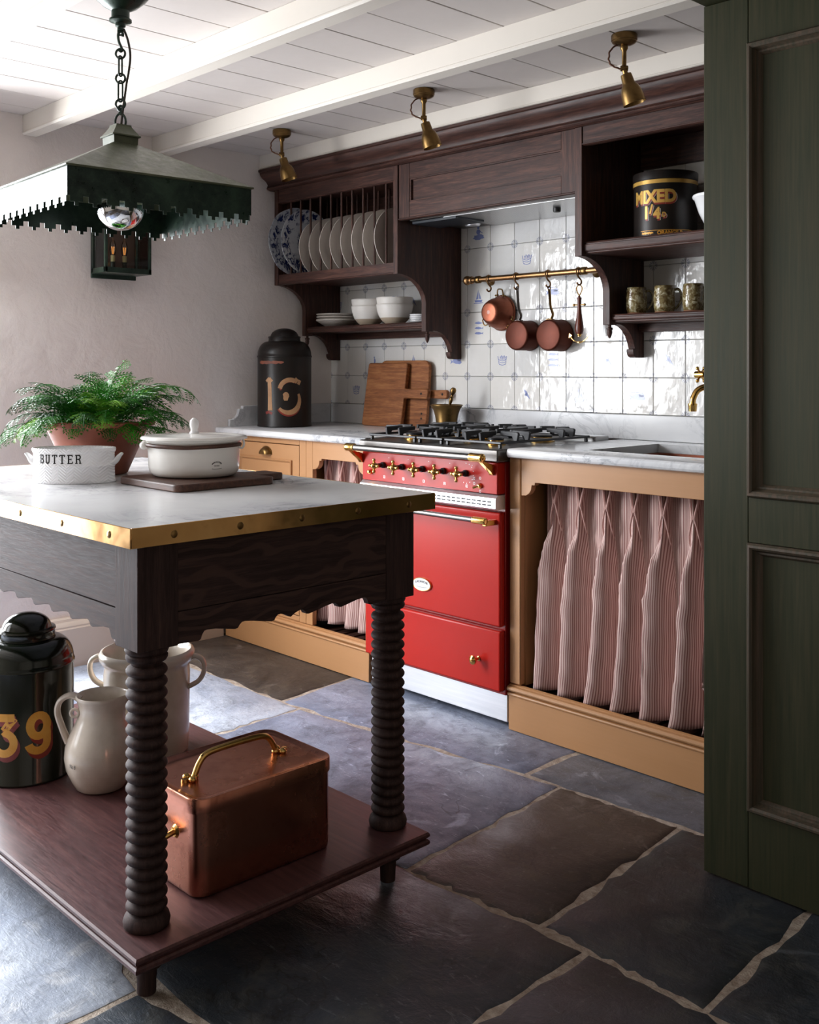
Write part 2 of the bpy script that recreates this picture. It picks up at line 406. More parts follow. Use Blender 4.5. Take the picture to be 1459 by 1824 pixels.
def mug_glaze():
    m = Mat('mottled_mug_glaze'); v = m.rand(m.co()); n = m.noise(v, 60, 3, 0.6, 1.0); n2 = m.noise(v, 25, 3)
    col = m.ramp(n, [(0.34, srgb(78, 54, 26)), (0.5, srgb(128, 114, 76)), (0.64, srgb(190, 184, 156))])
    return m.pbr(m.mix(m.math('MULTIPLY', n2, 0.4), col, srgb(70, 52, 20)), 0.12, 0, m.bump(n, 0.5, 0.004))
MUG = mug_glaze()
MUGF = plain('mug_clay_foot', srgb(140, 92, 62), 0.6)
def transfer():
    m = Mat('blue_transferware'); v = m.co(); d = m.n('VectorMath', {0: v}, operation='LENGTH').outputs['Value']
    n = m.noise(v, 26, 4, 0.6, 1.2); n2 = m.noise(v, 55, 3, 0.6, 0.6)
    k = m.gray(m.math('ADD', m.math('MULTIPLY', n, 0.7), m.math('MULTIPLY', n2, 0.3)), 0, 1, 0.50, 0.56)
    ring = m.ramp(d, [(0.0, (0.9, 0.9, 0.9)), (0.045, (0.9, 0.9, 0.9)), (0.06, (0.1, 0.1, 0.1)), (0.085, (0.25, 0.25, 0.25)), (0.1, (1, 1, 1)), (0.142, (1, 1, 1)), (0.15, (0.6, 0.6, 0.6))])
    f = m.math('MULTIPLY', k, ring)
    return m.pbr(m.mix(f, srgb(196, 200, 206), srgb(28, 40, 88)), 0.16)
TRANSF = transfer()
def stripe():
    m = Mat('pink_ticking'); uv = m.n('TexCoord').outputs['UV']
    sx = m.n('SeparateXYZ', {0: uv}).outputs[0]
    w = m.math('FRACT', m.math('MULTIPLY', sx, 150.0))
    w2 = m.math('FRACT', m.math('MULTIPLY', sx, 50.0))
    k = m.ramp(w, [(0.0, (1, 1, 1)), (0.34, (1, 1, 1)), (0.42, (0, 0, 0)), (0.92, (0, 0, 0)), (1.0, (1, 1, 1))])
    n = m.noise(m.co((300, 300, 60)), 2, 2)
    col = m.mix(m.math('MULTIPLY', k, 0.85), srgb(214, 188, 180), srgb(132, 78, 74))
    col = m.mix(m.math('MULTIPLY', m.math('GREATER_THAN', w2, 0.7), 0.22), col, srgb(120, 72, 68))
    return m.pbr(col, 0.85, 0, m.bump(n, 0.2, 0.001), Sheen_Weight=0.1)
STRIPE = stripe()
PINKF = plain('pink_cotton', srgb(196, 158, 150), 0.85, bump=0.2, bs=200, var=0.3, dark=srgb(150, 104, 98))
def leafm(name, a, b):
    m = Mat(name); n = m.noise(m.rand(m.co()), 18, 3)
    return m.pbr(m.ramp(n, [(0.3, a), (0.7, b)]), 0.36, 0, Specular_IOR_Level=0.2)
LEAF = leafm('fern_green', srgb(22, 88, 10), srgb(50, 136, 22))
LEAFD = leafm('fern_dark_green', srgb(16, 62, 14), srgb(34, 104, 24))
LEAFY = leafm('fern_light_green', srgb(88, 150, 36), srgb(130, 178, 62))
STEMM = plain('fern_stem', srgb(88, 96, 44), 0.6)
def glassm(name, tint=(1, 1, 1, 1)):
    m = Mat(name); f = m.n('Fresnel', {'IOR': 1.5}).outputs[0]
    g = m.n('BsdfGlossy', {'Color': (1, 1, 1, 1), 'Roughness': 0.03}); t = m.n('BsdfTransparent', {'Color': tint})
    x = m.n('MixShader', {0: f, 1: t.outputs[0], 2: g.outputs[0]}); m.t.links.new(x.outputs[0], m.out.inputs[0]); return m.m
GLASS = glassm('clear_glass', (0.93, 0.95, 0.94, 1))
def emis(name, col, s):
    m = Mat(name); e = m.n('Emission', {'Color': col, 'Strength': s}); m.t.links.new(e.outputs[0], m.out.inputs[0]); return m.m
FILAMENT = emis('warm_filament', srgb(255, 160, 80), 0.9)
def tile_mat():
    m = Mat('delft_tile'); tc = m.n('TexCoord').outputs['Object']; sp = m.n('SeparateXYZ', {0: tc})
    ax = m.math('SUBTRACT', 0.0665, m.math('ABSOLUTE', sp.outputs[0])); az = m.math('SUBTRACT', 0.0685, m.math('ABSOLUTE', sp.outputs[2]))
    d = m.math('SQRT', m.math('ADD', m.math('MULTIPLY', ax, ax), m.math('MULTIPLY', az, az)))
    an = m.math('ARCTAN2', az, ax)
    pet = m.math('ABSOLUTE', m.math('SINE', m.math('MULTIPLY', an, 6.0)))
    rr = m.ramp(d, [(0.0, (0, 0, 0)), (0.006, (0.2, 0.2, 0.2)), (0.009, (1, 1, 1)), (0.0165, (1, 1, 1)), (0.0185, (0, 0, 0))])
    k = m.math('MULTIPLY', rr, m.gray(pet, 0, 1, 0.3, 0.75))
    ring = m.math('MULTIPLY', m.math('COMPARE', d, 0.0165), 1.0)
    v = m.rand(tc, 20); n3 = m.noise(v, 5, 3); n = m.noise(v, 13, 3, 0.5)
    st = m.n('VectorMath', {0: v, 1: (70.0, 70.0, 16.0)}, operation='MULTIPLY').outputs[0]; n4 = m.noise(st, 1.0, 3, 0.55, 0.8)
    oi = m.n('ObjectInfo').outputs['Random']
    base = m.mix(oi, srgb(230, 227, 222), srgb(212, 212, 212))
    base = m.mix(m.gray(n3, 0, 0.35, 0.4, 0.7), base, srgb(206, 204, 198))
    col = m.mix(m.math('MULTIPLY', k, 0.62), base, srgb(98, 106, 140))
    h = m.math('ADD', m.math('MULTIPLY', n, 0.32), m.math('ADD', m.math('MULTIPLY', n3, 1.0), m.math('MULTIPLY', n4, 0.07)))
    return m.pbr(col, 0.07, 0, m.bump(h, 0.6, 0.015))
TILE = tile_mat()
GROUT = plain('tile_grout', srgb(186, 184, 180), 0.85)
# ---------------------------------------------------------------- the setting
XR, YF = 1.3, -2.3
def lerp(pts, x):
    if x <= pts[0][0]: return pts[0][1]
    for (a, b), (c, d) in zip(pts, pts[1:]):
        if x <= c: return b + (d - b) * (x - a) / (c - a)
    return pts[-1][1]
floor = struct('floor', MB().box(LX - 0.3, XR + 0.2, YF - 0.2, 3.5, -0.08, -0.0035), MORTAR)
ROWY = [[(-4, 3.3), (2, 3.3)],
        [(-4, 2.25), (-2.9, 2.24), (-2.6, 2.27), (-2.3, 2.31), (-2.0, 2.355), (-1.5, 2.38), (-1.0, 2.41), (1.3, 2.52)],
        [(-4, 1.78), (-2.8, 1.72), (-1.8, 1.70), (-1.4, 1.74), (-1.1, 1.73), (1.3, 1.71)],
        [(-4, 1.06), (-2.2, 1.06), (-1.9, 1.04), (-1.8, 1.00), (-1.6, 1.05), (-1.2, 1.06), (1.3, 1.02)],
        [(-4, 0.36), (1.3, 0.30)], [(-4, -0.4), (1.3, -0.46)], [(-4, -1.25), (1.3, -1.2)], [(-4, -2.3), (1.3, -2.3)]]
ROWX = [[(-3.98, -3.98), (-3.14, -3.01), (-1.97, -1.97), (-1.02, -1.05), (-0.1, -0.1), (1.3, 1.3)],
        [(-3.98, -3.98), (-2.9, -2.88), (-1.84, -1.79), (-1.46, -1.41), (-1.04, -1.01), (-0.35, -0.33), (1.3, 1.3)],
        [(-3.98, -3.98), (-2.85, -2.8), (-1.28, -1.28), (-0.62, -0.6), (0.3, 0.3), (1.3, 1.3)],
        [(-3.98, -3.98), (-2.55, -2.55), (-1.80, -1.785), (-0.9, -0.9), (0.2, 0.2), (1.3, 1.3)],
        [(-3.98, -3.98), (-2.9, -2.9), (-1.9, -1.9), (-0.8, -0.8), (0.4, 0.4), (1.3, 1.3)],
        [(-3.98, -3.98), (-2.6, -2.6), (-1.3, -1.3), (0.1, 0.1), (1.3, 1.3)],
        [(-3.98, -3.98), (-2.8, -2.8), (-1.5, -1.5), (0, 0), (1.3, 1.3)]]
KIND = {(0,0):2,(0,1):0,(0,2):1,(1,0):4,(1,1):0,(1,2):2,(1,3):3,(1,4):3,(2,1):3,(2,0):0,(2,2):3,(3,0):4,(3,1):4,(3,2):3,(4,0):4,(4,1):0}  # pale kind where window light falls, that brightness put into the stone colour
rd = random.Random(3)
for r in range(7):
    for k in range(len(ROWX[r]) - 1):
        (xa, xb), (xc, xd) = ROWX[r][k], ROWX[r][k + 1]
        g = 0.0075
        def edge(p, q, n):
            out = []
            for i in range(n):
                t = i / n; w = 0.009 * sin(pi * t) + 0.002
                x = p[0] + (q[0] - p[0]) * t; y = p[1] + (q[1] - p[1]) * t
                out.append((x + rd.uniform(-w, w), y + rd.uniform(-w, w)))
            return out
        T = lambda x: (x, lerp(ROWY[r], x) - g); B = lambda x: (x, lerp(ROWY[r + 1], x) + g)
        mids = [T(xa + g + (xc - xa - 2 * g) * i / 4) for i in range(5)]
        bots = [B(xd - g - (xd - xb - 2 * g) * i / 4) for i in range(5)]
        ring = []
        loop = mids + bots
        for i in range(len(loop)):
            p, q = loop[i], loop[(i + 1) % len(loop)]
            ring += edge(p, q, 5 if i not in (4, 9) else 14)
        h = rd.uniform(-0.0012, 0.0012); tx = rd.uniform(-.001, .001); ty = rd.uniform(-.001, .001)
        cx = sum(p[0] for p in ring) / len(ring); cy = sum(p[1] for p in ring) / len(ring); n = len(ring)
        mb = MB(); inner = [(cx + (x - cx) * (1 - 0.011 / max(0.25, sqrt((x-cx)**2+(y-cy)**2))), cy + (y - cy) * (1 - 0.011 / max(0.25, sqrt((x-cx)**2+(y-cy)**2)))) for x, y in ring]
        zz = lambda x, y: h + tx * (x - cx) + ty * (y - cy)
        mb.add([(x, y, -0.02) for x, y in ring] + [(x, y, zz(x, y) - 0.0035) for x, y in ring] + [(x, y, zz(x, y)) for x, y in inner],
               [(i, (i+1) % n, n + (i+1) % n, n + i) for i in range(n)] + [(n+i, n+(i+1) % n, 2*n + (i+1) % n, 2*n + i) for i in range(n)] + [tuple(range(2*n, 3*n))])
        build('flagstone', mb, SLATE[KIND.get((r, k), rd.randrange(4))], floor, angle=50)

# walls
mb = MB().box(LX - 0.3, XR + 0.2, WY + 0.009, 3.5, -0.05, 2.4)
wall_back = struct('wall_back', mb, GROUT)
OPEN = [(-0.12, 1.50, 0.20, 2.05), (-1.65, -0.45, 0.45, 2.05)]           # two window openings: y0, y1, z0, z1
mb = MB().box(LX - 0.3, LX, 1.50, 3.30, -0.05, 2.4).box(LX - 0.3, LX, -0.45, -0.12, -0.05, 2.4).box(LX - 0.3, LX, YF - 0.2, -1.65, -0.05, 2.4)
for y0, y1, z0, z1 in OPEN: mb.box(LX - 0.3, LX, y0, y1, -0.05, z0).box(LX - 0.3, LX, y0, y1, z1, 2.4)
wall_left = struct('wall_left', mb, PLASTER)
struct('wall_front', MB().box(LX - 0.3, XR + 0.2, YF - 0.15, YF, -0.05, 2.4), DIMWALL)
struct('wall_right', MB().box(XR, XR + 0.15, YF, 3.3, -0.05, 2.4), DIMWALL)
mb = MB().box(-0.44, XR, 2.205, 2.30, 0.0, CZ).box(-0.44, -0.38, 2.30, WY + 0.01, 0.0, CZ)
struct('wall_inner', mb, DIMWALL)
# window frames with glazing bars
for k, (y0, y1, z0, z1) in enumerate(OPEN):
    mb = MB()
    for y in (y0, (y0 + y1) / 2, y1): mb.box(LX - 0.12, LX - 0.06, y - 0.035, y + 0.035, z0, z1)
    for z in (z0 + 0.035, z1 - 0.035): mb.box(LX - 0.12, LX - 0.06, y0, y1, z - 0.035, z + 0.035)
    win = struct('window_%d' % (k + 1), mb, WHITEP)
    for f in (.25, .75): build('glazing_bar', MB().box(LX - 0.10, LX - 0.075, y0 + (y1 - y0) * f - .010, y0 + (y1 - y0) * f + .010, z0, z1), WHITEP, win)
    for f in (.25, .5, .75): build('glazing_bar', MB().box(LX - 0.10, LX - 0.075, y0, y1, z0 + (z1 - z0) * f - .010, z0 + (z1 - z0) * f + .010), WHITEP, win)
    build('window_sill', MB().box(LX - 0.2, LX + 0.02, y0 - 0.03, y1 + 0.03, z0 - 0.03, z0), WHITEP, win, bevel=0.004)

# tiles of the back wall
TW, TH = 0.13295, 0.137
tm = MB().box(-TW/2 + 0.0008, TW/2 - 0.0008, 0, 0.012, -TH/2 + 0.0008, TH/2 - 0.0008)
tile0 = None; TILES = {}
rt_ = random.Random(11)
for c in range(-15, 8):
    for r in range(0, 7):
        loc = (-1.9798 + (c + 0.5) * TW, WY + rt_.uniform(-0.0004, 0.0004), 1.028 + (r + 0.5) * TH)
        if tile0 is None:
            tile0 = build('wall_tile', tm, TILE, wall_back, bevel=0.0022, seg=2); t = tile0
        else:
            t = tile0.copy(); COL.objects.link(t)
        t.location = loc; t.rotation_euler = (rt_.uniform(-.006, .006), 0, rt_.uniform(-.006, .006)); TILES[(c, r)] = t
def motif(c, r, draw):
    mb = MB(); draw(mb)
    mb.map(lambda p: (p[0], -0.0002 - p[2], p[1]))
    o = build('motif', mb, DELFT, None, smooth=False); o.parent = TILES[(c, r)]
def d_fish3(mb):
    for k, y in enumerate((0.022, 0, -0.022)):
        mb.prism([(-0.024, y), (-0.014, y + .005), (0, y + .0065), (.014, y + .003), (.02, y + .001), (.027, y + .006), (.025, y), (.027, y - .005), (.02, y - .001), (.012, y - .0035), (0, y - .0045), (-.014, y - .003)], 'z', 0, .0005)
def d_basket(mb):
    for y, w in ((0.0, .021), (-.008, .021), (-.018, .017)): ribbon(mb, [(-w, y + .003), (-w * .6, y - .001), (0, y - .003), (w * .6, y - .001), (w, y + .003)], .0026, .0005)
    ribbon(mb, [(-.021, .003), (-.0195, -.012), (-.015, -.02)], .0018, .0005); ribbon(mb, [(.021, .003), (.0195, -.012), (.015, -.02)], .0018, .0005)
    for x in (-.021, .021): ribbon(mb, [(x, .002), (x * 1.15, .017)], .003, .0005)
    for i, x in enumerate((-.013, -.006, .001, .008, .014)): ribbon(mb, [(x, .002), (x + .002, .012 + .004 * (i % 2))], .0028, .0005); blob(mb, x + .002, .013 + .004 * (i % 2), .003, .003, seed=i)
def d_whale(mb):
    blob(mb, .006, -.004, .026, .012, n=18, wob=.18, seed=4); blob(mb, .016, .004, .012, .008, seed=9); mb.prism([(-.02, -.008), (-.034, -.014), (-.03, -.004), (-.036, .004), (-.02, -.002)], 'z', 0, .0005)
    ribbon(mb, [(-.03, .016), (-.01, .013), (.01, .016)], .003, .0005)
def d_man(mb):
    blob(mb, 0, -.022, .03, .012, n=18, wob=.2, seed=3); blob(mb, -.002, .0, .011, .012, seed=6); blob(mb, -.002, .018, .007, .006, seed=8); ribbon(mb, [(-.014, .024), (-.002, .028), (.01, .024)], .005, .0005); ribbon(mb, [(.008, .002), (.022, -.006)], .003, .0005)
def d_boat(mb):
    mb.prism([(-.02, -.026), (-.024, -.017), (.022, -.016), (.016, -.027)], 'z', 0, .0005); mb.prism([(-.016, -.014), (-.002, -.012), (-.001, .028)], 'z', 0, .0005); mb.prism([(.003, -.012), (.014, -.013), (.003, .018)], 'z', 0, .0005); ribbon(mb, [(-.028, -.03), (0, -.031), (.026, -.029)], .0024, .0005)
def d_fig(mb):
    blob(mb, 0, .0, .005, .014, seed=2); blob(mb, -.003, .018, .004, .004, seed=3); ribbon(mb, [(0, -.008), (.006, -.026)], .004, .0005); ribbon(mb, [(-.012, -.026), (.014, -.027)], .003, .0005)
def d_bird(mb):
    mb.prism([(-.016, .018), (.0, .008), (.006, -.004), (.018, -.024), (.002, -.012), (-.008, .0)], 'z', 0, .0005); blob(mb, -.004, -.004, .007, .005, seed=5)
for c, r, d in [(-8,5,d_man), (-6,4,d_basket), (-5,3,d_whale), (-8,3,d_boat), (-5,1,d_fish3), (-7,1,d_basket), (-9,1,d_whale), (-11,1,d_boat), (-13,1,d_fig),
                (-14,0,d_basket), (-6,0,d_bird), (-4,0,d_boat), (-2,0,d_whale), (-15,3,d_basket), (-8,2,d_fish3), (-1,1,d_bird), (-3,1,d_bird), (-12,3,d_fish3), (-2,3,d_basket), (-9,3,d_fig), (-11,3,d_bird), (-1,5,d_basket), (1,2,d_fish3)]:
    motif(c, r, d)

# ceiling: boards along Y, white beams along X
ceiling = struct('ceiling', MB().box(LX - 0.3, XR + 0.2, YF - 0.2, 3.5, CZ + 0.012, CZ + 0.2), plain('ceiling_shadow_gap', srgb(120, 112, 108), 0.8))
x = -2.158 - 10 * 0.187; edges = [LX - 0.001]
while x < XR:
    if x > LX + 0.03: edges.append(x)
    x += 0.187
edges.append(XR)
for a, b in zip(edges, edges[1:]):
    build('ceiling_board', MB().box(a + 0.0012, b - 0.0012, YF, 3.27, CZ + rt_.uniform(0, .0012), CZ + 0.02), WHITEB, ceiling, bevel=0.002, seg=1)
for y0, y1 in [(2.825, 2.905), (2.265, 2.327), (1.70, 1.758), (1.13, 1.19), (0.56, 0.62), (-0.01, 0.05), (-0.58, -0.52), (-1.15, -1.09), (-1.72, -1.66)]:
    zb = 2.122 if y0 > 2.8 else 2.113
    pr = [(y0, CZ), (y0, zb + .012), (y0 - .002, zb + .010), (y0 - .002, zb + .006), (y0, zb + .004), (y0 + .004, zb), (y1 - .004, zb), (y1, zb + .004), (y1, CZ)]
    build('beam', MB().prism(pr, 'x', LX + 0.002, XR - 0.002), WHITEP, ceiling, angle=25)
# baseboard of the left wall
pr = [(LX, 0), (LX + .045, 0), (LX + .045, .155), (LX + .040, .160), (LX + .040, .166), (LX + .034, .176), (LX + .026, .182), (LX + .022, .192), (LX, .196)]
struct('baseboard_left', MB().prism(pr, 'y', YF, 2.60), SKIRT, angle=25)

# green door on the right, with raised mouldings round its panels, and the head trim above
DY = 2.205
door = struct('door_1', MB().box(-1.175, -0.56, DY + 0.014, DY + 0.036, 0.15, 1.98), GREEN)
build('stile', MB().box(-1.29, -1.1757, DY, DY + 0.05, 0.004, 2.06), GREEN, door, bevel=0.002)
build('stile', MB().box(-0.56, -0.445, DY, DY + 0.05, 0.004, 2.06), GREEN, door, bevel=0.002)
for z0, z1 in ((1.94, 2.06), (0.80, 0.903), (0.004, 0.19)):
    build('rail', MB().box(-1.1752, -0.5605, DY + .0006, DY + 0.05, z0, z1), GREEN, door, bevel=0.001)
def mould(x0, x1, z0, z1):
    prof = [(0.0, 0.014), (0.0, -0.006), (.004, -.011), (.009, -.012), (.014, -.008), (.017, .002), (.020, .006), (.024, .0055), (.027, .009), (.030, .014)]
    mb = MB(); n = len(prof)
    cs = [(x0, z0, 1, 1), (x1, z0, -1, 1), (x1, z1, -1, -1), (x0, z1, 1, -1)]
    vs = [(cx + sx * i, DY + o, cz + sz * i) for cx, cz, sx, sz in cs for i, o in prof]
    fs = [(k * n + j, ((k + 1) % 4) * n + j, ((k + 1) % 4) * n + j + 1, k * n + j + 1) for k in range(4) for j in range(n - 1)]
    return build('panel_moulding', mb.add(vs, fs), GREENM, door, angle=30)
mould(-1.1765, -0.559, 0.9045, 1.947); mould(-1.1765, -0.559, 0.1825, 0.799)
struct('trim_1', MB().box(-1.29, XR, 2.02, 2.30, 2.0615, CZ - 0.001), GREEN, bevel=0.002)
# ---------------------------------------------------------------- oak wall cabinets over the worktop
PANEL = [(3.258, 2.03), (2.88, 2.03), (2.88, 1.586), (2.903, 1.586), (2.937, 1.5795), (2.962, 1.571), (2.985, 1.5595), (3.008, 1.542), (3.026, 1.522), (3.038, 1.499), (3.043, 1.475),
         (3.043, 1.354), (3.085, 1.354), (3.087, 1.3575), (3.110, 1.3565), (3.135, 1.350), (3.158, 1.337), (3.177, 1.319), (3.191, 1.298), (3.200, 1.277), (3.202, 1.270),
         (3.190, 1.2695), (3.1895, 1.261), (3.193, 1.250), (3.200, 1.2425), (3.211, 1.2385), (3.258, 1.2385)]
def side_panel(parent, x0, x1): return build('side_panel', MB().prism(PANEL, 'x', x0, x1), OAK['z'], parent, bevel=0.0012, seg=1, angle=25)
def finial(parent, x):
    return build('finial', MB().lathe([(0, 1.306), (.0035, 1.309), (.008, 1.318), (.0095, 1.328), (.0085, 1.336), (.0115, 1.338), (.0115, 1.343), (.006, 1.346), (.006, 1.354), (0, 1.354)], 16, (x, 3.064, 0)), OAK['z'], parent)
def shelf_board(name, parent, x0, x1, y0, z0, z1):
    h = z1 - z0
    pr = [(3.258, z0), (y0 + .010, z0), (y0 + .006, z0 + .003), (y0 + .006, z0 + .006), (y0 + .002, z0 + .008), (y0, z0 + .012), (y0, z1 - .010), (y0 + .003, z1 - .008), (y0 + .003, z1 - .005), (y0 + .001, z1 - .003), (y0 + .003, z1), (3.258, z1)]
    return build(name, MB().prism(pr, 'x', x0, x1), OAK['x'], parent, angle=20)
def bead_rail(name, parent, x0, x1, z0, z1):
    pr = [(2.906, z0), (2.886, z0), (2.880, z0 + .003), (2.880, z0 + .006), (2.884, z0 + .008), (2.884, z1), (2.906, z1)]
    return build(name, MB().prism(pr, 'x', x0, x1), OAK['x'], parent, angle=20)

t = thing('plate_rack_cabinet', 'dark oak plate rack with thin dowels over an open shelf by the left wall', 'cabinet', (-3.5, 3.258, 1.2385))
side_panel(t, -3.920, -3.893); side_panel(t, -3.105, -3.0775)
bead_rail('top_rail', t, -3.8925, -3.1055, 1.965, 2.03)
bead_rail('bottom_rail', t, -3.8925, -3.1055, 1.5865, 1.634)
build('rack_base', MB().box(-3.8925, -3.1055, 2.906, 3.245, 1.600, 1.611), OAK['x'], t)
build('back_panel', MB().box(-3.8925, -3.1055, 3.245, 3.258, 1.60, 2.03), OAK['x'], t)
build('top_panel', MB().box(-3.8925, -3.1055, 2.906, 3.245, 1.998, 2.012), OAK['x'], t)
shelf_board('lower_shelf', t, -3.8925, -3.1055, 3.052, 1.368, 1.396)
build('back_rail', MB().box(-3.8925, -3.1055, 3.236, 3.258, 1.338, 1.368), OAK['x'], t, bevel=.001, seg=1)
DOW = [-3.812, -3.740, -3.668, -3.596, -3.523, -3.451, -3.379, -3.308, -3.236, -3.163]
d0 = None
for yy in (2.896, 3.112):
    for xd in DOW:
        if d0 is None: d0 = build('dowel', MB().lathe([(.0052, .3725), (.0052, .7605)], 10), OAK['z'], t, local=True); d = d0
        else: d = d0.copy(); COL.objects.link(d)
        d.location = (xd + 3.5, yy - 3.258, 0)
finial(t, -3.9065); finial(t, -3.091)

t = thing('canopy_cabinet', 'dark oak cooker canopy with one long sunken panel, between the open shelves', 'cabinet', (-2.63, 3.258, 1.808))
for x0, x1 in ((-3.0765, -3.014), (-2.2447, -2.1825)):
    build('stile', MB().box(x0, x1, 2.886, 2.908, 1.811, 2.03), OAK['z'], t, bevel=.0012, seg=1)
build('top_rail', MB().box(-3.0138, -2.2449, 2.8865, 2.908, 1.967, 2.03), OAK['x'], t, bevel=.001, seg=1)
build('bottom_rail', MB().box(-3.0138, -2.2449, 2.8865, 2.908, 1.811, 1.874), OAK['x'], t, bevel=.001, seg=1)
build('panel', MB().box(-3.0138, -2.2449, 2.898, 2.908, 1.874, 1.967), OAK['x'], t)
pr = [(2.91, 1.8035), (2.888, 1.8035), (2.882, 1.806), (2.882, 1.809), (2.886, 1.811), (2.91, 1.811)]
build('lip_moulding', MB().prism(pr, 'x', -3.0765, -2.1825), OAK['x'], t, angle=20)
build('panel_bead', MB().box(-3.0138, -3.008, 2.889, 2.899, 1.874, 1.967).box(-2.2507, -2.2449, 2.889, 2.899, 1.874, 1.967).box(-3.008, -2.2507, 2.889, 2.899, 1.874, 1.879).box(-3.008, -2.2507, 2.889, 2.899, 1.962, 1.967), OAK['x'], t)

def filt():
    m = Mat('perforated_steel'); v = m.co((170, 170, 170)); vo = m.n('TexVoronoi', {'Vector': v, 'Scale': 1.0, 'Randomness': 0.0}).outputs['Distance']
    k = m.ramp(vo, [(0.3, (0.02, 0.02, 0.02)), (0.36, (0.5, 0.5, 0.5))])
    return m.pbr(k, 0.35, 0.9)
FILTER = filt()
t = thing('extractor_hood', 'steel extractor with a perforated filter fitted under the oak canopy', 'extractor hood', (-2.63, 3.1, 1.80))
build('body', MB().box(-3.06, -2.20, 2.93, 3.255, 1.802, 1.93), STEEL, t, bevel=.003)
build('filter', MB().box(-2.87, -2.215, 2.932, 3.25, 1.7985, 1.8025), FILTER, t, bevel=.001, seg=1)
build('visor', MB().box(-3.05, -2.80, 2.935, 3.10, 1.789, 1.8015), GREYD, t, bevel=.003)
build('lamp_lens', MB().lathe([(0, 1.793), (.03, 1.793), (.034, 1.802), (0, 1.802)], 20, (-2.93, 3.17, 0)), STEELW, t)
for x in (-2.40, -2.225): build('knob', MB().lathe([(0, 1.782), (.013, 1.782), (.015, 1.787), (.015, 1.799), (0, 1.799)], 16, (x, 3.06, 0)), BLACK, t)

t = thing('open_wall_cabinet', 'dark oak open cabinet with two shelves, beside the green door', 'cabinet', (-1.4, 3.258, 1.2385))
side_panel(t, -2.1815, -2.1515); side_panel(t, -0.78, -0.75)
bead_rail('top_rail', t, -2.151, -0.7805, 1.9655, 2.03)
shelf_board('upper_shelf', t, -2.151, -0.7805, 2.892, 1.594, 1.634)
shelf_board('lower_shelf', t, -2.151, -0.7805, 3.056, 1.363, 1.3915)
build('back_rail', MB().box(-2.151, -0.7805, 3.222, 3.258, 1.333, 1.363), OAK['x'], t, bevel=.001, seg=1)
build('back_rail', MB().box(-2.151, -0.7805, 3.236, 3.258, 1.928, 2.03), OAK['x'], t, bevel=.001, seg=1)
finial(t, -2.1665)

t = thing('oak_cornice', 'dark oak cornice moulding running along the top of the cabinets under the ceiling', 'cornice', (-2.4, 2.9, 2.03))
pr = [(2.812, 2.121), (2.812, 2.111), (2.819, 2.108), (2.820, 2.102), (2.825, 2.093), (2.834, 2.084), (2.846, 2.077), (2.856, 2.070), (2.863, 2.061), (2.866, 2.052), (2.862, 2.051), (2.861, 2.048), (2.8645, 2.046), (2.860, 2.043), (2.8595, 2.038), (2.864, 2.034), (2.872, 2.033), (2.876, 2.0305), (2.905, 2.0305), (2.905, 2.121)]
build('moulding', MB().prism(pr, 'x', LX + .012, -0.70), OAK['x'], t, angle=28)
build('top_board', MB().box(LX + .012, -0.70, 2.9052, 3.258, 2.0305, 2.045), OAK['x'], t)

# ---------------------------------------------------------------- painted base cabinets
FY = 2.615
PLM = [(2.622, .116), (2.607, .116), (2.604, .1165), (2.6015, .119), (2.601, .122), (2.6025, .125), (2.606, .1265), (2.611, .128), (2.611, .130), (2.604, .131), (2.599, .134), (2.597, .1385), (2.598, .143), (2.6015, .1465), (2.607, .148), (2.612, .1485), (2.612, .151), (2.616, .153), (2.622, .1535)]
def apron(parent, x0, x1, zt, z, zn):
    q = [(0, zn), (.020, zn + .0015), (.033, zn + .009), (.0415, zn + .021), (.044, zn + .034), (.044, zn + .0365), (.057, zn + .037), (.058, z)]
    poly = [(x0, zt)] + [(x0 + a, b) for a, b in q] + [(x1 - a, b) for a, b in q[::-1]] + [(x1, zt)]
    return build('apron', MB().prism(poly, 'y', FY, FY + .022), TAN, parent, bevel=.0012, seg=1, angle=25)
def bx(name, parent, a, mat=TAN, bev=.0015): return build(name, MB().box(*a), mat, parent, bevel=bev, seg=1)
def base_inside(parent, x0, x1):
    bx('shelf_base', parent, (x0, x1, 2.64, 3.235, .112, .122), OAK['x'], 0)
    n = int((x1 - x0) / .06); 
    for i in range(n):
        xx = x0 + .01 + i * .06
        build('slat', MB().box(xx, xx + .042, 2.645, 3.2, .122, .131), OAK['y'], parent)
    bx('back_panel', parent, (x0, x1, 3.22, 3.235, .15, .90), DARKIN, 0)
t = thing('drawer_cabinet', 'ochre base cabinet with drawers and a curtained bay left of the red cooker', 'cabinet', (-3.43, 2.9, 0))
bx('plinth', t, (-3.915, -2.946, 2.607, 2.65, 0.002, .1155)); build('plinth_moulding', MB().prism(PLM, 'x', -3.915, -2.946), TAN, t, angle=25)
bx('stile', t, (-3.915, -3.865, FY, FY + .022, .155, .9045)); bx('stile', t, (-3.387, -3.343, FY, FY + .022, .155, .9045)); bx('stile', t, (-3.3425, -3.30, FY, FY + .022, .155, .9045)); bx('stile', t, (-2.975, -2.946, FY, FY + .022, .155, .9045))
bx('top_rail', t, (-3.865, -3.387, FY, FY + .022, .8825, .9045)); bx('bottom_rail', t, (-3.865, -3.387, FY, FY + .022, .155, .176))
apron(t, -3.30, -2.975, .9045, .835, .79)
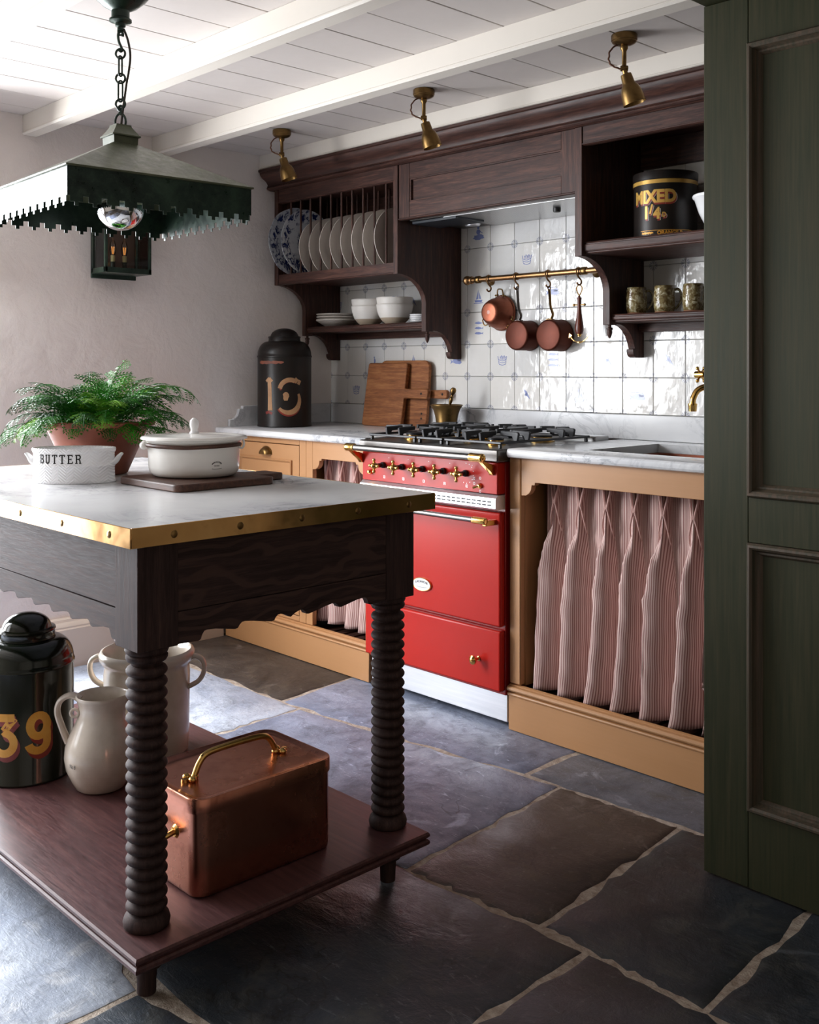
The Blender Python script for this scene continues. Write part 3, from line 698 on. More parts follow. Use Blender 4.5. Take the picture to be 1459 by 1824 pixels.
for z0, z1 in ((.6475, .8795), (.4125, .6445), (.179, .4095)):
    d = bx('drawer', t, (-3.8615, -3.3905, FY + .001, FY + .02, z0, z1), TAN, .001)
    h = z1 - z0; px0, px1, pz0, pz1 = -3.815, -3.437, z0 + .05, z1 - .063
    pr_ = [(0, 0), (0, -.006), (.004, -.009), (.008, -.006), (.011, -.001), (.013, .0)]
    cs = [(px0, pz0, 1, 1), (px1, pz0, -1, 1), (px1, pz1, -1, -1), (px0, pz1, 1, -1)]; n = len(pr_)
    vs = [(cx + sx * i, FY + .001 + o, cz + sz * i) for cx, cz, sx, sz in cs for i, o in pr_]
    build('panel_moulding', MB().add(vs, [(k * n + j, ((k + 1) % 4) * n + j, ((k + 1) % 4) * n + j + 1, k * n + j + 1) for k in range(4) for j in range(n - 1)]), TAN, d, angle=25)
    # half-round cup handle
    mb = MB(); hw, hz, m_ = .036, .030, 14; cz = z1 - .046
    rings = []
    for k in range(7):
        a = pi / 2 * k / 6; y = FY - .024 * cos(a) * 1.0; sc = sin(a) * .55 + .45
        rings.append([(-3.617 + hw * sc * cos(pi * j / m_), FY + .001 - .026 * cos(a), cz + hz * sc * sin(pi * j / m_)) for j in range(m_ + 1)])
    vs = [p for r_ in rings for p in r_]; N = m_ + 1
    mb.add(vs, [(k * N + j, k * N + j + 1, (k + 1) * N + j + 1, (k + 1) * N + j) for k in range(6) for j in range(m_)])
    mb.add([p for p in rings[0]], [tuple(range(N))])
    mb.prism([(-3.617 + .041 * cos(pi * j / 14), cz - .001 + .035 * sin(pi * j / 14)) for j in range(15)], 'y', FY - .002, FY + .002)
    h_ = build('cup_handle', mb, BRASSA, d)
bx('side_panel', t, (-3.375, -3.36, FY + .022, 3.235, .15, .9)); bx('side_panel', t, (-2.96, -2.9465, FY + .022, 3.235, .15, .9)); bx('side_panel', t, (-3.915, -3.895, FY + .022, 3.235, .15, .9))
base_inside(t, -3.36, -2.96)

t = thing('sink_cabinet', 'ochre painted base cabinet with a wide curtained bay, right of the red cooker', 'cabinet', (-1.4, 2.9, 0))
bx('plinth', t, (-2.247, -0.445, 2.607, 2.65, 0.002, .1155)); build('plinth_moulding', MB().prism(PLM, 'x', -2.247, -0.445), TAN, t, angle=25)
bx('stile', t, (-2.247, -2.199, FY - .004, FY + .022, .155, .9045), TAN, .004); bx('stile', t, (-0.52, -0.445, FY, FY + .022, .155, .9045))
apron(t, -2.1985, -0.52, .9045, .827, .781)
bx('side_panel', t, (-2.247, -2.199, FY + .022, 3.235, .15, .9)); bx('side_panel', t, (-0.5, -0.445, FY + .022, 3.235, .15, .9))
base_inside(t, -2.199, -0.50)

# worktops, upstands, sink
NOSE = lambda y0, y1: [(y1, .905), (y0 + .010, .905), (y0 + .004, .908), (y0 + .0005, .914), (y0, .920), (y0 + .0008, .927), (y0 + .0045, .9325), (y0 + .010, .935), (y1, .935)]
tag(build('marble_worktop', MB().prism(NOSE(2.585, 3.24), 'x', LX + .001, -2.947), MARBLE, None, angle=25), 'white veined marble worktop over the drawer cabinet, left of the cooker', 'worktop')
mb = MB(); mb.prism(NOSE(2.585, 2.728), 'x', -2.236, -0.445)
mb.box(-2.236, -2.013, 2.728, 3.24, .905, .935).box(-1.40, -0.445, 2.728, 3.24, .905, .935).box(-2.013, -1.40, 3.136, 3.24, .905, .935)
tag(build('marble_worktop', mb, MARBLE, None, angle=25), 'white veined marble worktop with a cut-out for the sink, right of the cooker', 'worktop')
tag(build('marble_upstand', MB().box(LX + .021, -0.445, 3.2405, WY - .002, .9355, 1.0275), MARBLE, None, bevel=.002), 'long marble upstand along the foot of the tiled wall', 'upstand')
pr = [(3.2395, .9355), (2.650, .9355), (2.650, .967), (2.672, .9675), (2.6725, .972), (2.683, .975), (2.692, .983), (2.698, .995), (2.7005, 1.009), (2.703, 1.0145), (2.7205, 1.015), (2.721, 1.0275), (3.2395, 1.0275)]
tag(build('marble_upstand', MB().prism(pr, 'x', LX + .001, LX + .0205), MARBLE, None, bevel=.0015, seg=1, angle=25), 'short marble upstand with a scrolled end against the plaster wall', 'upstand')
t = thing('copper_sink', 'copper undermount sink basin set below the marble worktop', 'sink', (-1.7, 2.93, .70))
mb = MB()
a0, a1, b0, b1 = -2.008, -1.405, 2.733, 3.131
def rr(x0, x1, y0, y1, r, n=6):
    return [(x1 - r + r*cos(a), y1 - r + r*sin(a)) for a in [pi/2*i/n for i in range(n+1)]] + [(x0 + r + r*cos(a), y1 - r + r*sin(a)) for a in [pi/2+pi/2*i/n for i in range(n+1)]] + \
           [(x0 + r + r*cos(a), y0 + r + r*sin(a)) for a in [pi+pi/2*i/n for i in range(n+1)]] + [(x1 - r + r*cos(a), y0 + r + r*sin(a)) for a in [1.5*pi+pi/2*i/n for i in range(n+1)]]
def rings(mb, loops, cap0=False, cap1=False):
    n = len(loops[0]); base = len(mb.v)
    for L in loops: mb.v += [tuple(p) for p in L]
    for k in range(len(loops) - 1):
        for i in range(n):
            mb.f.append((base + k*n + i, base + k*n + (i+1) % n, base + (k+1)*n + (i+1) % n, base + (k+1)*n + i))
    if cap0: mb.f.append(tuple(base + i for i in range(n))[::-1])
    if cap1: mb.f.append(tuple(base + (len(loops)-1)*n + i for i in range(n)))
    return mb
lp = lambda ins, z, r: [(x, y, z) for x, y in rr(a0 + ins, a1 - ins, b0 + ins, b1 - ins, r)]
rings(mb, [lp(-.012, .7, .05), lp(-.012, .9045, .05), lp(.006, .9045, .045), lp(.006, .896, .045), lp(.014, .893, .04), lp(.02, .72, .04), lp(.06, .708, .03)], True, True)
build('basin', mb, COPPERD, t)
build('drain', MB().lathe([(0, .711), (.03, .711), (.034, .709), (0, .7085)], 20, (-1.7, 2.95, 0)), BRASS, t)

# ---------------------------------------------------------------- curtains
def curtain(name, label, x0, x1, npl, zt, zb, y0, amp, seed, waist=.102):
    rd = random.Random(seed); NU, NZ = 30, 46; vs = []; nU = NU * npl + 1; pit = (x1 - x0) / npl
    A = [rd.uniform(.85, 1.2) for _ in range(npl + 2)]; Lx = [rd.uniform(-1, 1) for _ in range(npl + 2)]; Hm = [rd.uniform(-.004, .003) for _ in range(npl + 2)]; Kk = [rd.uniform(.25, .6) for _ in range(npl + 2)]
    ss = lambda t: max(0, min(1, t)) ** 2 * (3 - 2 * max(0, min(1, t)))
    for k in range(NZ + 1):
        tz = k / NZ; z = zt + (zb - zt) * tz; dz = zt - z; low = ss((dz - waist) / .16); g = min(1, max(0, (dz - waist)) / (zt - zb - waist)); grow = .55 + .45 * g
        for i in range(nU):
            u = i / NU; ip = min(int(u), npl - 1); c = u - ip - .5                 # c = 0 at a pleat
            wr_ = .20 + .44 * ss(g / .5); q = (c + wr_ / 2 + .06 * g) % 1.0; a_ = A[ip if c > -wr_ / 2 - .06 * g else max(ip - 1, 0)]   # a fold hangs from each pleat, narrow at its waist
            d = min(1, q / wr_) ** 2.4 if q < .92 else 1 - ss((q - .92) / .08)      # 0 = front of the fold, 1 = valley
            y_low = -amp * a_ * grow * (1 - d)
            x_low = .014 * Lx[ip] * sin(pi * g) * (1 - d) - .008 * (1 - d) * math.exp(-((1 - tz) / .07)) - .004 * (1 - d)
            kink = .004 * math.exp(-((g - Kk[ip]) / .05) ** 2) * (1 - d)
            # gathered head: three little fingers meeting at the waist of the pleat
            t = max(0, 1 - dz / waist); f = c * pit
            open_ = .0065 + .010 * t; fing = math.exp(-(f / open_) ** 2)
            y_top = -(.028 * fing + .011 * fing * t * cos(f * 2 * pi / (.011 + .006 * t))) + .006 * sin(pi * abs(2 * c)) - .004
            wz = math.exp(-((dz - waist) / .035) ** 2)
            x_top = -f * .45 * math.exp(-(f / .030) ** 2) * (1 - .5 * t)
            x = x0 + u * pit + x_top * (1 - low) + (x_low - kink) * low; y = y0 + y_top * (1 - low) + y_low * low
            y += .0014 * sin(z * 55 + u * 7 + seed) * low + .003 * sin(u * 15.7 + 5 * z) * low * d
            vs.append((x, y, z + (Hm[ip] * (1 - d) + .004 * d) * tz))
    mb = MB(); mb.add(vs, [(k * nU + i, k * nU + i + 1, (k + 1) * nU + i + 1, (k + 1) * nU + i) for k in range(NZ) for i in range(nU - 1)])
    o = build(name, mb, STRIPE, None, angle=180)
    row = vs[(NZ * 2 // 3) * nU:(NZ * 2 // 3 + 1) * nU]; U = [0]
    for a, b in zip(row, row[1:]): U.append(U[-1] + sqrt((a[0]-b[0])**2 + (a[1]-b[1])**2))
    uvl = o.data.uv_layers.new(name='UVMap')
    for l in o.data.loops: uvl.data[l.index].uv = (U[l.vertex_index % nU], (l.vertex_index // nU) / NZ)
    m = o.modifiers.new('thickness', 'SOLIDIFY'); m.thickness = 0.0012
    for ip in range(npl):                                                     # the three stitched fingers of each pinch pleat
        xc = x0 + (ip + .5) * pit; zw = zt - waist; yf = y0 - .030; mb = MB()
        for s in (-1, 0, 1):
            up = spline([(xc + s * .0030, yf, zw), (xc + s * .0075, yf + .001, zw + .025), (xc + s * .0135, yf + .005, zw + .055), (xc + s * .0165, yf + .010, zt - .004)], 5)
            mb.tube(up, [.0042 + .0016 * i / (len(up) - 1) for i in range(len(up))], 8, flat=.8)
            if s: 
                dn = spline([(xc + s * .0026, yf, zw + .003), (xc + s * .010, yf + .001, zw - .022), (xc + s * .017, yf + .004, zw - .055), (xc + s * .019, yf + .016, zw - .090)], 5)
                mb.tube(dn, [.0040 - .0022 * i / (len(dn) - 1) for i in range(len(dn))], 8, flat=.8)
        build('pinch_pleat', mb, PINKF, o)
    return tag(o, label, 'curtain')
curtain('striped_curtain', 'pink ticking stripe curtain with pinch pleats under the sink worktop', -2.166, -0.627, 15, .86, .147, 2.712, .073, 5)
curtain('striped_curtain', 'narrow pink ticking stripe curtain in the bay left of the cooker', -3.332, -2.972, 4, .86, .165, 2.705, .048, 8)
for a, b, l in ((-2.19, -0.56, 'brass rod carrying the wide curtain under the sink worktop'), (-3.358, -2.962, 'short brass rod carrying the narrow curtain left of the cooker')):
    tag(build('curtain_rod', MB().lathe([(0, a), (.004, a), (.004, b), (0, b)], 10, (0, 2.722, .852), axis='x'), BRASSA), l, 'curtain rod')
# ---------------------------------------------------------------- red range cooker
t = thing('range_cooker', 'red enamelled range cooker with brass cross knobs and a steel towel rail', 'cooker', (-2.6, 2.85, 0))
X0, X1 = -2.932, -2.256
bx('body', t, (-2.936, -2.2555, 2.602, 3.20, .112, .888), REDD, .002)
bx('foot_base', t, (-2.925, -2.265, 2.66, 3.18, 0.001, .112), BLACK, 0)
bx('kick_plate', t, (-2.934, -2.2565, 2.612, 2.635, .020, .1115), STEELW, .002)
d = bx('warming_drawer', t, (X0, X1, 2.575, 2.6018, .126, .328), RED, .007); d.modifiers['edge'].segments = 3
build('knob', MB().lathe([(0, 0), (.0085, .0003), (.0085, .0018), (.0048, .004), (.0044, .016), (.010, .020), (.0155, .027), (.0150, .032), (.009, .0355), (.005, .0375), (0, .038)], 20, (-2.352, 2.5745, .222), axis='-y'), BRASS, d)
d = bx('oven_door', t, (X0, X1, 2.575, 2.6018, .341, .721), RED, .007); d.modifiers['edge'].segments = 3
h = build('door_handle', MB().lathe([(.0088, -2.89), (.0088, -2.325)], 18, (0, 2.520, .697), axis='x'), STEEL, d)
for a, b in ((-2.330, -2.268), (-2.925, -2.863)):
    mb = MB().lathe([(0, a), (.009, a), (.0118, a + .003), (.0118, b - .004), (.0105, b - .001), (.006, b + .001), (0, b + .001)], 20, (0, 2.520, .697), axis='x')
    xm = (b - .012) if a > -2.5 else (a + .012)
    mb.box(xm - .008, xm + .008, 2.522, 2.5755, .680, .698)
    build('handle_end', mb, BRASS, d, bevel=.0015, seg=1)
# oval badge on the door
bz = .432; bxm = -2.621
o = build('badge', MB().lathe([(0, .0045), (.90, .0045), (.97, .0055), (1.0, .003), (1.0, 0), (0, 0)], 36, (0, 0, 0)).map(lambda p: (bxm + p[0] * .0475, 2.5745 - p[2], bz + p[1] * .0235)), BRASS, d)
build('badge_face', MB().lathe([(0, .0052), (.89, .0052), (.89, .004), (0, .004)], 36).map(lambda p: (bxm + p[0] * .0475, 2.5745 - p[2], bz + p[1] * .0235)), CERAM, d)
tm_ = text_mb('LACANCHE', .0115, .0002, .0004, spacing=1.05)
build('badge_lettering', tm_.map(lambda p: (bxm + p[0], 2.5692 - p[2] - .0003, bz + .006 + p[1] - 1.6 * p[0] * p[0] * 3)), INK, d, smooth=False)
mb = MB(); ribbon(mb, [(-.026 + .0026 * i, -.011 + .0014 * ((i % 2) * 2 - 1) + 3.6 * (-.026 + .0026 * i) ** 2) for i in range(21)], .0009, .0003)
build('badge_lettering', mb.map(lambda p: (bxm + p[0], 2.5692 - p[2], bz + p[1])), INK, d, smooth=False)
# vent strip
pr = [(2.60, .780), (2.566, .780), (2.553, .770), (2.551, .764), (2.551, .736), (2.556, .731), (2.60, .731)]
v = build('vent_strip', MB().prism(pr, 'x', X0 - .004, X1 + .001), STEELW, t, bevel=.001, seg=1, angle=25)
s0 = None
for j in range(2):
    for i in range(22):
        if s0 is None: s0 = build('vent_slot', MB().box(-.0088, .0088, -.0010, .0008, -.0026, .0026), BLACK, v, local=True, smooth=False); s_ = s0
        else: s_ = s0.copy(); COL.objects.link(s_)
        s_.location = (-2.282 - .0235 * i + 2.6, 2.5509 - 2.85, .758 - .011 * j)
# control panel and its knobs
cp = bx('control_panel', t, (X0, X1, 2.562, 2.6018, .7815, .8885), RED, .003)
def cross(x, z, r=1.0):
    mb = MB().lathe([(0, .030 * r), (.006 * r, .0285 * r), (.0105 * r, .024 * r), (.0115 * r, .018 * r), (.013 * r, .016 * r), (.013 * r, .012 * r), (.009 * r, .008 * r), (0, .008 * r)], 18, (0, 0, 0), axis='-y')
    for a in range(4):
        c_, s_ = cos(a * pi / 2), sin(a * pi / 2)
        n0 = len(mb.v); mb.tube([(.010 * r * c_, -.017 * r, .010 * r * s_), (.018 * r * c_, -.017 * r, .018 * r * s_)], .0042 * r, 10)
        mb.ball((.021 * r * c_, -.017 * r, .021 * r * s_), .0066 * r, 12, 8)
    return mb.map(lambda p: (p[0] + x, p[1] + 2.530, p[2] + z))
for i, x in enumerate((-2.812, -2.710, -2.605, -2.502, -2.397)):
    z = .8435
    k = build('cross_knob', cross(x, z), BRASS, t)
    build('knob_stem', MB().lathe([(0, 0), (.0080, 0), (.0080, .022), (0, .022)], 18, (x, 2.5455, z), axis='-y').lathe([(0, 0), (.0115, 0), (.0115, .010), (.008, .014), (0, .014)], 18, (x, 2.5618, z), axis='-y'), BLACK, k)
build('pilot_button', MB().lathe([(0, .020), (.005, .019), (.0075, .013), (.0095, .006), (.0095, 0), (0, 0)], 16, (-2.880, 2.562, .8145), axis='-y'), BRASS, t)
s_ = build('toggle_switch', MB().lathe([(0, .012), (.005, .012), (.0085, .006), (.0095, 0), (0, 0)], 16, (-2.333, 2.562, .806), axis='-y').tube([(-2.333, 2.553, .806), (-2.345, 2.538, .800)], [.003, .0042], 10), BRASS, t)
mb = MB()
def sq(x, z, s=.0042):
    for q in ([(-s, -s), (s, -s)], [(s, -s), (s, s)], [(s, s), (-s, s)], [(-s, s), (-s, -s)]):
        n0 = len(mb.v); ribbon(mb, q, .0012, .0003); mb.map(lambda p: (p[0] + x, 2.5617 - p[2], p[1] + z), n0)
for x in (-2.812, -2.710, -2.605, -2.502, -2.397):
    sq(x + .003, .8005); n0 = len(mb.v); blob(mb, x + .003, .0, .0016, .0016, .0003, 8, 0); mb.map(lambda p: (p[0] + (.0015 if x < -2.6 else -.001), 2.5617 - p[2], p[1] + .8005), n0)
    n0 = len(mb.v); blob(mb, x + .028, .872, .0013, .0013, .0003, 8, 0); mb.map(lambda p: (p[0], 2.5617 - p[2], p[1]), n0)
for a in range(9):
    n0 = len(mb.v); blob(mb, -2.397 + .034 * cos(R(-110 + 25 * a)), .8435 + .034 * sin(R(-110 + 25 * a)), .0014, .0018, .0003, 7, 0); mb.map(lambda p: (p[0], 2.5617 - p[2], p[1]), n0)
for x, z in ((-2.36, .829), (-2.36, .812), (-2.333, .832), (-2.333, .788)): sq(x, z, .0035)
o = build('panel_marking', mb, CERAM, cp, smooth=False); o['kind'] = 'stuff'
# towel rail
build('towel_rail', MB().lathe([(.0112, -2.915), (.0112, -2.315)], 20, (0, 2.500, .9065), axis='x'), STEEL, t)
for a, b, xm in ((-2.955, -2.902, -2.935), (-2.325, -2.262, -2.278)):
    mb = MB().lathe([(0, a), (.010, a), (.0142, a + .003), (.0148, a + .010), (.0142, a + .014), (.0142, b - .014), (.0148, b - .010), (.0142, b - .003), (.010, b), (0, b)], 22, (0, 2.500, .9065), axis='x')
    mb.lathe([(0, b), (.008, b), (.008, b + .003), (.005, b + .005), (0, b + .006)], 16, (0, 2.5, .9065), axis='x')
    mb.prism([(2.496, .897), (2.510, .895), (2.562, .880), (2.562, .846), (2.555, .846), (2.546, .858), (2.520, .878)], 'x', xm - .009, xm + .009)
    build('rail_bracket', mb, BRASS, t, bevel=.0015, seg=1)
# hob
bx('hob_top', t, (-2.944, -2.2505, 2.556, 3.10, .8895, .9315), STEEL, .004)
bx('rear_grille', t, (-2.94, -2.255, 3.10, 3.185, .925, .950), FILTER, .003)
def support(x0, x1, burners):
    mb = MB(); zb, zt = .946, .9545; w = .011
    for y in (2.592, 3.075): mb.box(x0, x1, y, y + w, zb, zt)
    for x in (x0, x1 - w): mb.box(x, x + w, 2.603, 3.075, zb, zt)
    mb.box(x0 + w, x1 - w, 2.833, 2.844, zb, zt)
    for x in (x0 + .005, x1 - .016):
        for y in (2.595, 3.07): mb.box(x, x + .011, y, y + .011, .9316, zb)
    def fin(p, q, th=.0105):
        (xa, ya), (xb, yb) = p, q; L = sqrt((xb-xa)**2 + (yb-ya)**2); ux, uy = (xb-xa)/L, (yb-ya)/L; nx, ny = -uy * th/2, ux * th/2
        prof = [(0, zb + .002), (.012, zb + .002), (.022, .967), (L, .970), (L, .985), (0.0, .983), (-.006, .979)]
        n = len(prof); vs = [(xa + ux*s + nx, ya + uy*s + ny, z) for s, z in prof] + [(xa + ux*s - nx, ya + uy*s - ny, z) for s, z in prof]
        mb.add(vs, [tuple(range(n)), tuple(range(n, 2*n))[::-1]] + [(i, (i+1) % n, n + (i+1) % n, n + i) for i in range(n)])
    for cx, cy, r in burners:
        y0 = 2.598 if cy < 2.84 else 2.84; y1 = 2.838 if cy < 2.84 else 3.08
        for dx in (-.034, .034):
            fin((cx + dx, y0), (cx + dx, cy - .040)); fin((cx + dx, y1), (cx + dx, cy + .040))
        for dy in (-.03, .03):
            fin((x0 + .005, cy + dy), (cx - .052, cy + dy)); fin((x1 - .005, cy + dy), (cx + .052, cy + dy))
    return build('pan_support', mb, IRON, t, bevel=.0015, seg=1, angle=30)
BURN = [[(-2.80, 2.715, .036), (-2.80, 2.965, .028)], [(-2.605, 2.84, .05)], [(-2.398, 2.715, .028), (-2.398, 2.965, .04)]]
support(-2.930, -2.677, BURN[0]); support(-2.531, -2.268, BURN[2])
mb = MB()
support(-2.671, -2.541, [(-2.606, 2.715, .02), (-2.606, 2.965, .02)])
for cx, cy, r in BURN[0] + BURN[1] + BURN[2]:
    b = build('burner', MB().lathe([(0, .9316), (r * 1.25, .9316), (r * 1.25, .936), (r, .938), (r, .949), (0, .949)], 24, (cx, cy, 0)), BRASS, t)
    build('burner_cap', MB().lathe([(0, .959), (r * .8, .959), (r * 1.02, .956), (r * 1.02, .950), (0, .950)], 24, (cx, cy, 0)), IRON, b)

# ---------------------------------------------------------------- island table
TY0, TY1, TX0, TX1, TZ = .938, 1.732, -3.09, -1.7195, .905
LEGS = [(-1.7835, 1.008), (-1.7835, 1.6375), (-3.025, 1.008), (-3.025, 1.6375)]
isl = thing('island_table', 'dark oak island table with a brass-edged marble top, scalloped apron and ring-turned legs', 'table', (-2.4, 1.33, 0))
build('marble_top', MB().box(TX0 + .003, TX1 - .003, TY0 + .003, TY1 - .003, TZ - .036, TZ), MARBLE, isl)
mb = MB(); b_ = .0028; z0, z1 = TZ - .0375, TZ + .0006
mb.box(TX0, TX1, TY0, TY0 + b_, z0, z1).box(TX0, TX1, TY1 - b_, TY1, z0, z1).box(TX1 - b_, TX1, TY0 + b_, TY1 - b_, z0, z1).box(TX0, TX0 + b_, TY0 + b_, TY1 - b_, z0, z1)
band = build('brass_band', mb, BRASSB, isl, bevel=.0008, seg=1)
scr = MB().lathe([(0, .0020), (.0045, .0018), (.0070, .0008), (.0076, 0), (0, 0)], 16, axis='-y').box(-.0062, .0062, -.0023, -.001, -.0007, .0007)
def screw(x, y, face):
    mb = MB(); mb.v = list(scr.v); mb.f = list(scr.f); q = random.uniform(0, pi)
    mb.map(lambda p: (p[0]*cos(q) - p[2]*sin(q), p[1], p[0]*sin(q) + p[2]*cos(q)))
    if face == 'x': mb.map(lambda p: (x - p[1], y + p[0], TZ - .019 + p[2]))
    else: mb.map(lambda p: (x + p[0], y + p[1], TZ - .019 + p[2]))
    build('screw', mb, BRASSA, band)
for y in (1.03, 1.18, 1.335, 1.49, 1.645): screw(TX1, y, 'x')
for x in (-1.80, -2.0, -2.2, -2.4, -2.6, -2.8, -3.0): screw(x, TY0, 'y')
bw = .0435
for lx, ly in LEGS: bx('corner_block', isl, (lx - bw, lx + bw, ly - bw, ly + bw, .667, .8675), ISL['z'], .0015)
def scallop(a, b, n, flip=False):
    """lower edge of an apron from a to b: lobes that step up towards the middle"""
    L = b - a; pts = [(0, .669), (.026, .6675), (.046, .6665), (.052, .669), (.0555, .678), (.060, .684), (.066, .6855)]
    lob = .09; out = list(pts); x = .066; 
    while x + lob < L / 2 - .01:
        out += [(x + .02, .684), (x + .045, .679), (x + .066, .675), (x + .073, .676), (x + .077, .682), (x + .083, .6865), (x + lob, .687)]; x += lob
    h = [(a + p, z) for p, z in out]; m = [(b - p, z) for p, z in out[::-1]]
    gap = (L - 2 * x)
    if gap > .05: mid = [(a + x + gap * .25, .683), (a + x + gap * .5, .676), (a + x + gap * .75, .683)]
    else: mid = []
    return h + mid + m
for (yy, s) in ((TY0 + .045, 1), (1.6375 + bw - .028, -1)):
    xa, xb = -3.025 + bw, -1.7835 - bw
    bx('apron_board', isl, (xa, xb, yy, yy + .022, .732, .8675), ISL['x'], .001)
    pts = scallop(xa, xb, 6); build('apron_scallop', MB().prism([(xa, .7305)] + pts + [(xb, .7305)], 'y', yy + .0005, yy + .022), ISL['x'], isl, bevel=.001, seg=1, angle=30)
for xx in (-1.7835 + bw - .020, -3.025 - bw - .002 + .0):
    ya, yb = 1.008 + bw, 1.6375 - bw
    bx('apron_board', isl, (xx - .0, xx + .018, ya, yb, .732, .8675), ISL['y'], .001)
    pts = scallop(ya, yb, 4); build('apron_scallop', MB().prism([(ya, .7305)] + pts + [(yb, .7305)], 'x', xx, xx + .0175), ISL['y'], isl, bevel=.001, seg=1, angle=30)
prof = [(0, .130), (.039, .130), (.0435, .134), (.0448, .142), (.042, .151), (.0375, .156), (.0355, .159)]
N = 21; zb, zt = .160, .632
for i in range(N):
    za = zb + (zt - zb) * i / N; h = (zt - zb) / N
    prof += [(.0285, za + h * .02), (.0365, za + h * .20), (.0395, za + h * .40), (.0395, za + h * .58), (.0365, za + h * .80), (.0285, za + h * .98)]
prof += [(.030, .634), (.031, .638), (.037, .640), (.040, .645), (.040, .650), (.036, .653), (.040, .656), (.042, .661), (.040, .6665), (0, .6665)]
foot = [(0, 0.001), (.0178, .001), (.0185, .030), (.0195, .034), (.0195, .044), (.021, .050), (.030, .055), (.032, .061), (.029, .067), (.033, .071), (.035, .078), (.034, .086), (.030, .0995), (0, .0995)]
for lx, ly in LEGS:
    lg = build('turned_leg', MB().lathe(prof, 36, (lx, ly, 0)), ISL['z'], isl, angle=50)
    build('foot', MB().lathe(foot, 28, (lx, ly, 0)), ISL['z'], lg, angle=50)
SX0, SX1, SY0, SY1 = -3.12, -1.688, .932, 1.682
def shelf_ring(ins, z): return [(SX0 + ins, SY0 + ins, z), (SX1 - ins, SY0 + ins, z), (SX1 - ins, SY1 - ins, z), (SX0 + ins, SY1 - ins, z)]
mb = rings(MB(), [shelf_ring(.006, .0998), shelf_ring(.002, .1005), shelf_ring(.0, .104), shelf_ring(.0, .109), shelf_ring(.003, .1125), shelf_ring(.006, .1135), shelf_ring(.006, .1155), shelf_ring(.003, .1165), shelf_ring(0, .120), shelf_ring(.0, .125), shelf_ring(.003, .129), shelf_ring(.007, .130)], True, True)
build('shelf', mb, SHELFW, isl, angle=25)
# ---------------------------------------------------------------- things on the island
VR = R(46.24)                                    # the turn that sets a thing square to the view
def onto_ellipse(mb, a, b, off=0.0004):
    def f(p):
        th = p[0] / a; x = a * sin(th); y = -b * cos(th)
        n = Vector((sin(th) / a, -cos(th) / b)); n.normalize()
        return (x + n.x * (p[2] + off), y + n.y * (p[2] + off), p[1])
    return mb.map(f)
def slab_text(word, h, w=.13, gap=.22):
    """slab-serif capitals drawn stroke by stroke"""
    mb = MB(); x = 0; S = .20
    def stroke(p, ww=w): ribbon(mb, [(x * h + a * h, b * h) for a, b in p], ww * h, .0003)
    def seg(a, b, n=4, ww=w): stroke([(a[0] + (b[0] - a[0]) * i / n, a[1] + (b[1] - a[1]) * i / n) for i in range(n + 1)], ww)
    for ch in word:
        if ch == 'B':
            seg((.14, 0), (.14, 1)); seg((.0, .95), (.4, .95), ww=.1); seg((0, .05), (.4, .05), ww=.1); seg((.14, .52), (.4, .52), ww=.09)
            stroke([(.38 + .17 * cos(a), .735 + .215 * sin(a)) for a in [-pi/2 + pi * i / 8 for i in range(9)]]); stroke([(.38 + .2 * cos(a), .285 + .235 * sin(a)) for a in [-pi/2 + pi * i / 8 for i in range(9)]]); ww_ = .66
        elif ch == 'U':
            stroke([(.14, 1), (.14, .34)] + [(.34 + .2 * cos(a), .26 + .21 * sin(a)) for a in [pi + pi * i / 8 for i in range(9)]] + [(.54, .34), (.54, 1)]); seg((0, .95), (.28, .95), ww=.1); seg((.4, .95), (.68, .95), ww=.1); ww_ = .7
        elif ch == 'T':
            seg((.32, 0), (.32, 1)); seg((0, .95), (.64, .95), ww=.1); seg((.05, .76), (.05, .98), ww=.1); seg((.59, .76), (.59, .98), ww=.1); seg((.17, .05), (.47, .05), ww=.1); ww_ = .68
        elif ch == 'E':
            seg((.14, 0), (.14, 1)); seg((0, .95), (.56, .95), ww=.1); seg((0, .05), (.58, .05), ww=.1); seg((.14, .5), (.42, .5), ww=.09); seg((.53, .76), (.53, .98), ww=.1); seg((.55, .02), (.55, .26), ww=.1); seg((.42, .4), (.42, .6), ww=.08); ww_ = .64
        elif ch == 'R':
            seg((.14, 0), (.14, 1)); seg((0, .95), (.4, .95), ww=.1); seg((0, .05), (.28, .05), ww=.1); seg((.14, .5), (.4, .5), ww=.09)
            stroke([(.38 + .18 * cos(a), .725 + .225 * sin(a)) for a in [-pi/2 + pi * i / 8 for i in range(9)]]); stroke([(.38, .5), (.5, .4), (.54, .2), (.54, 0)]); seg((.44, .05), (.68, .05), ww=.1); ww_ = .68
        x += ww_ + gap
    tot = (x - gap) * h
    return mb.map(lambda p: (p[0] - tot / 2, p[1], p[2])), tot

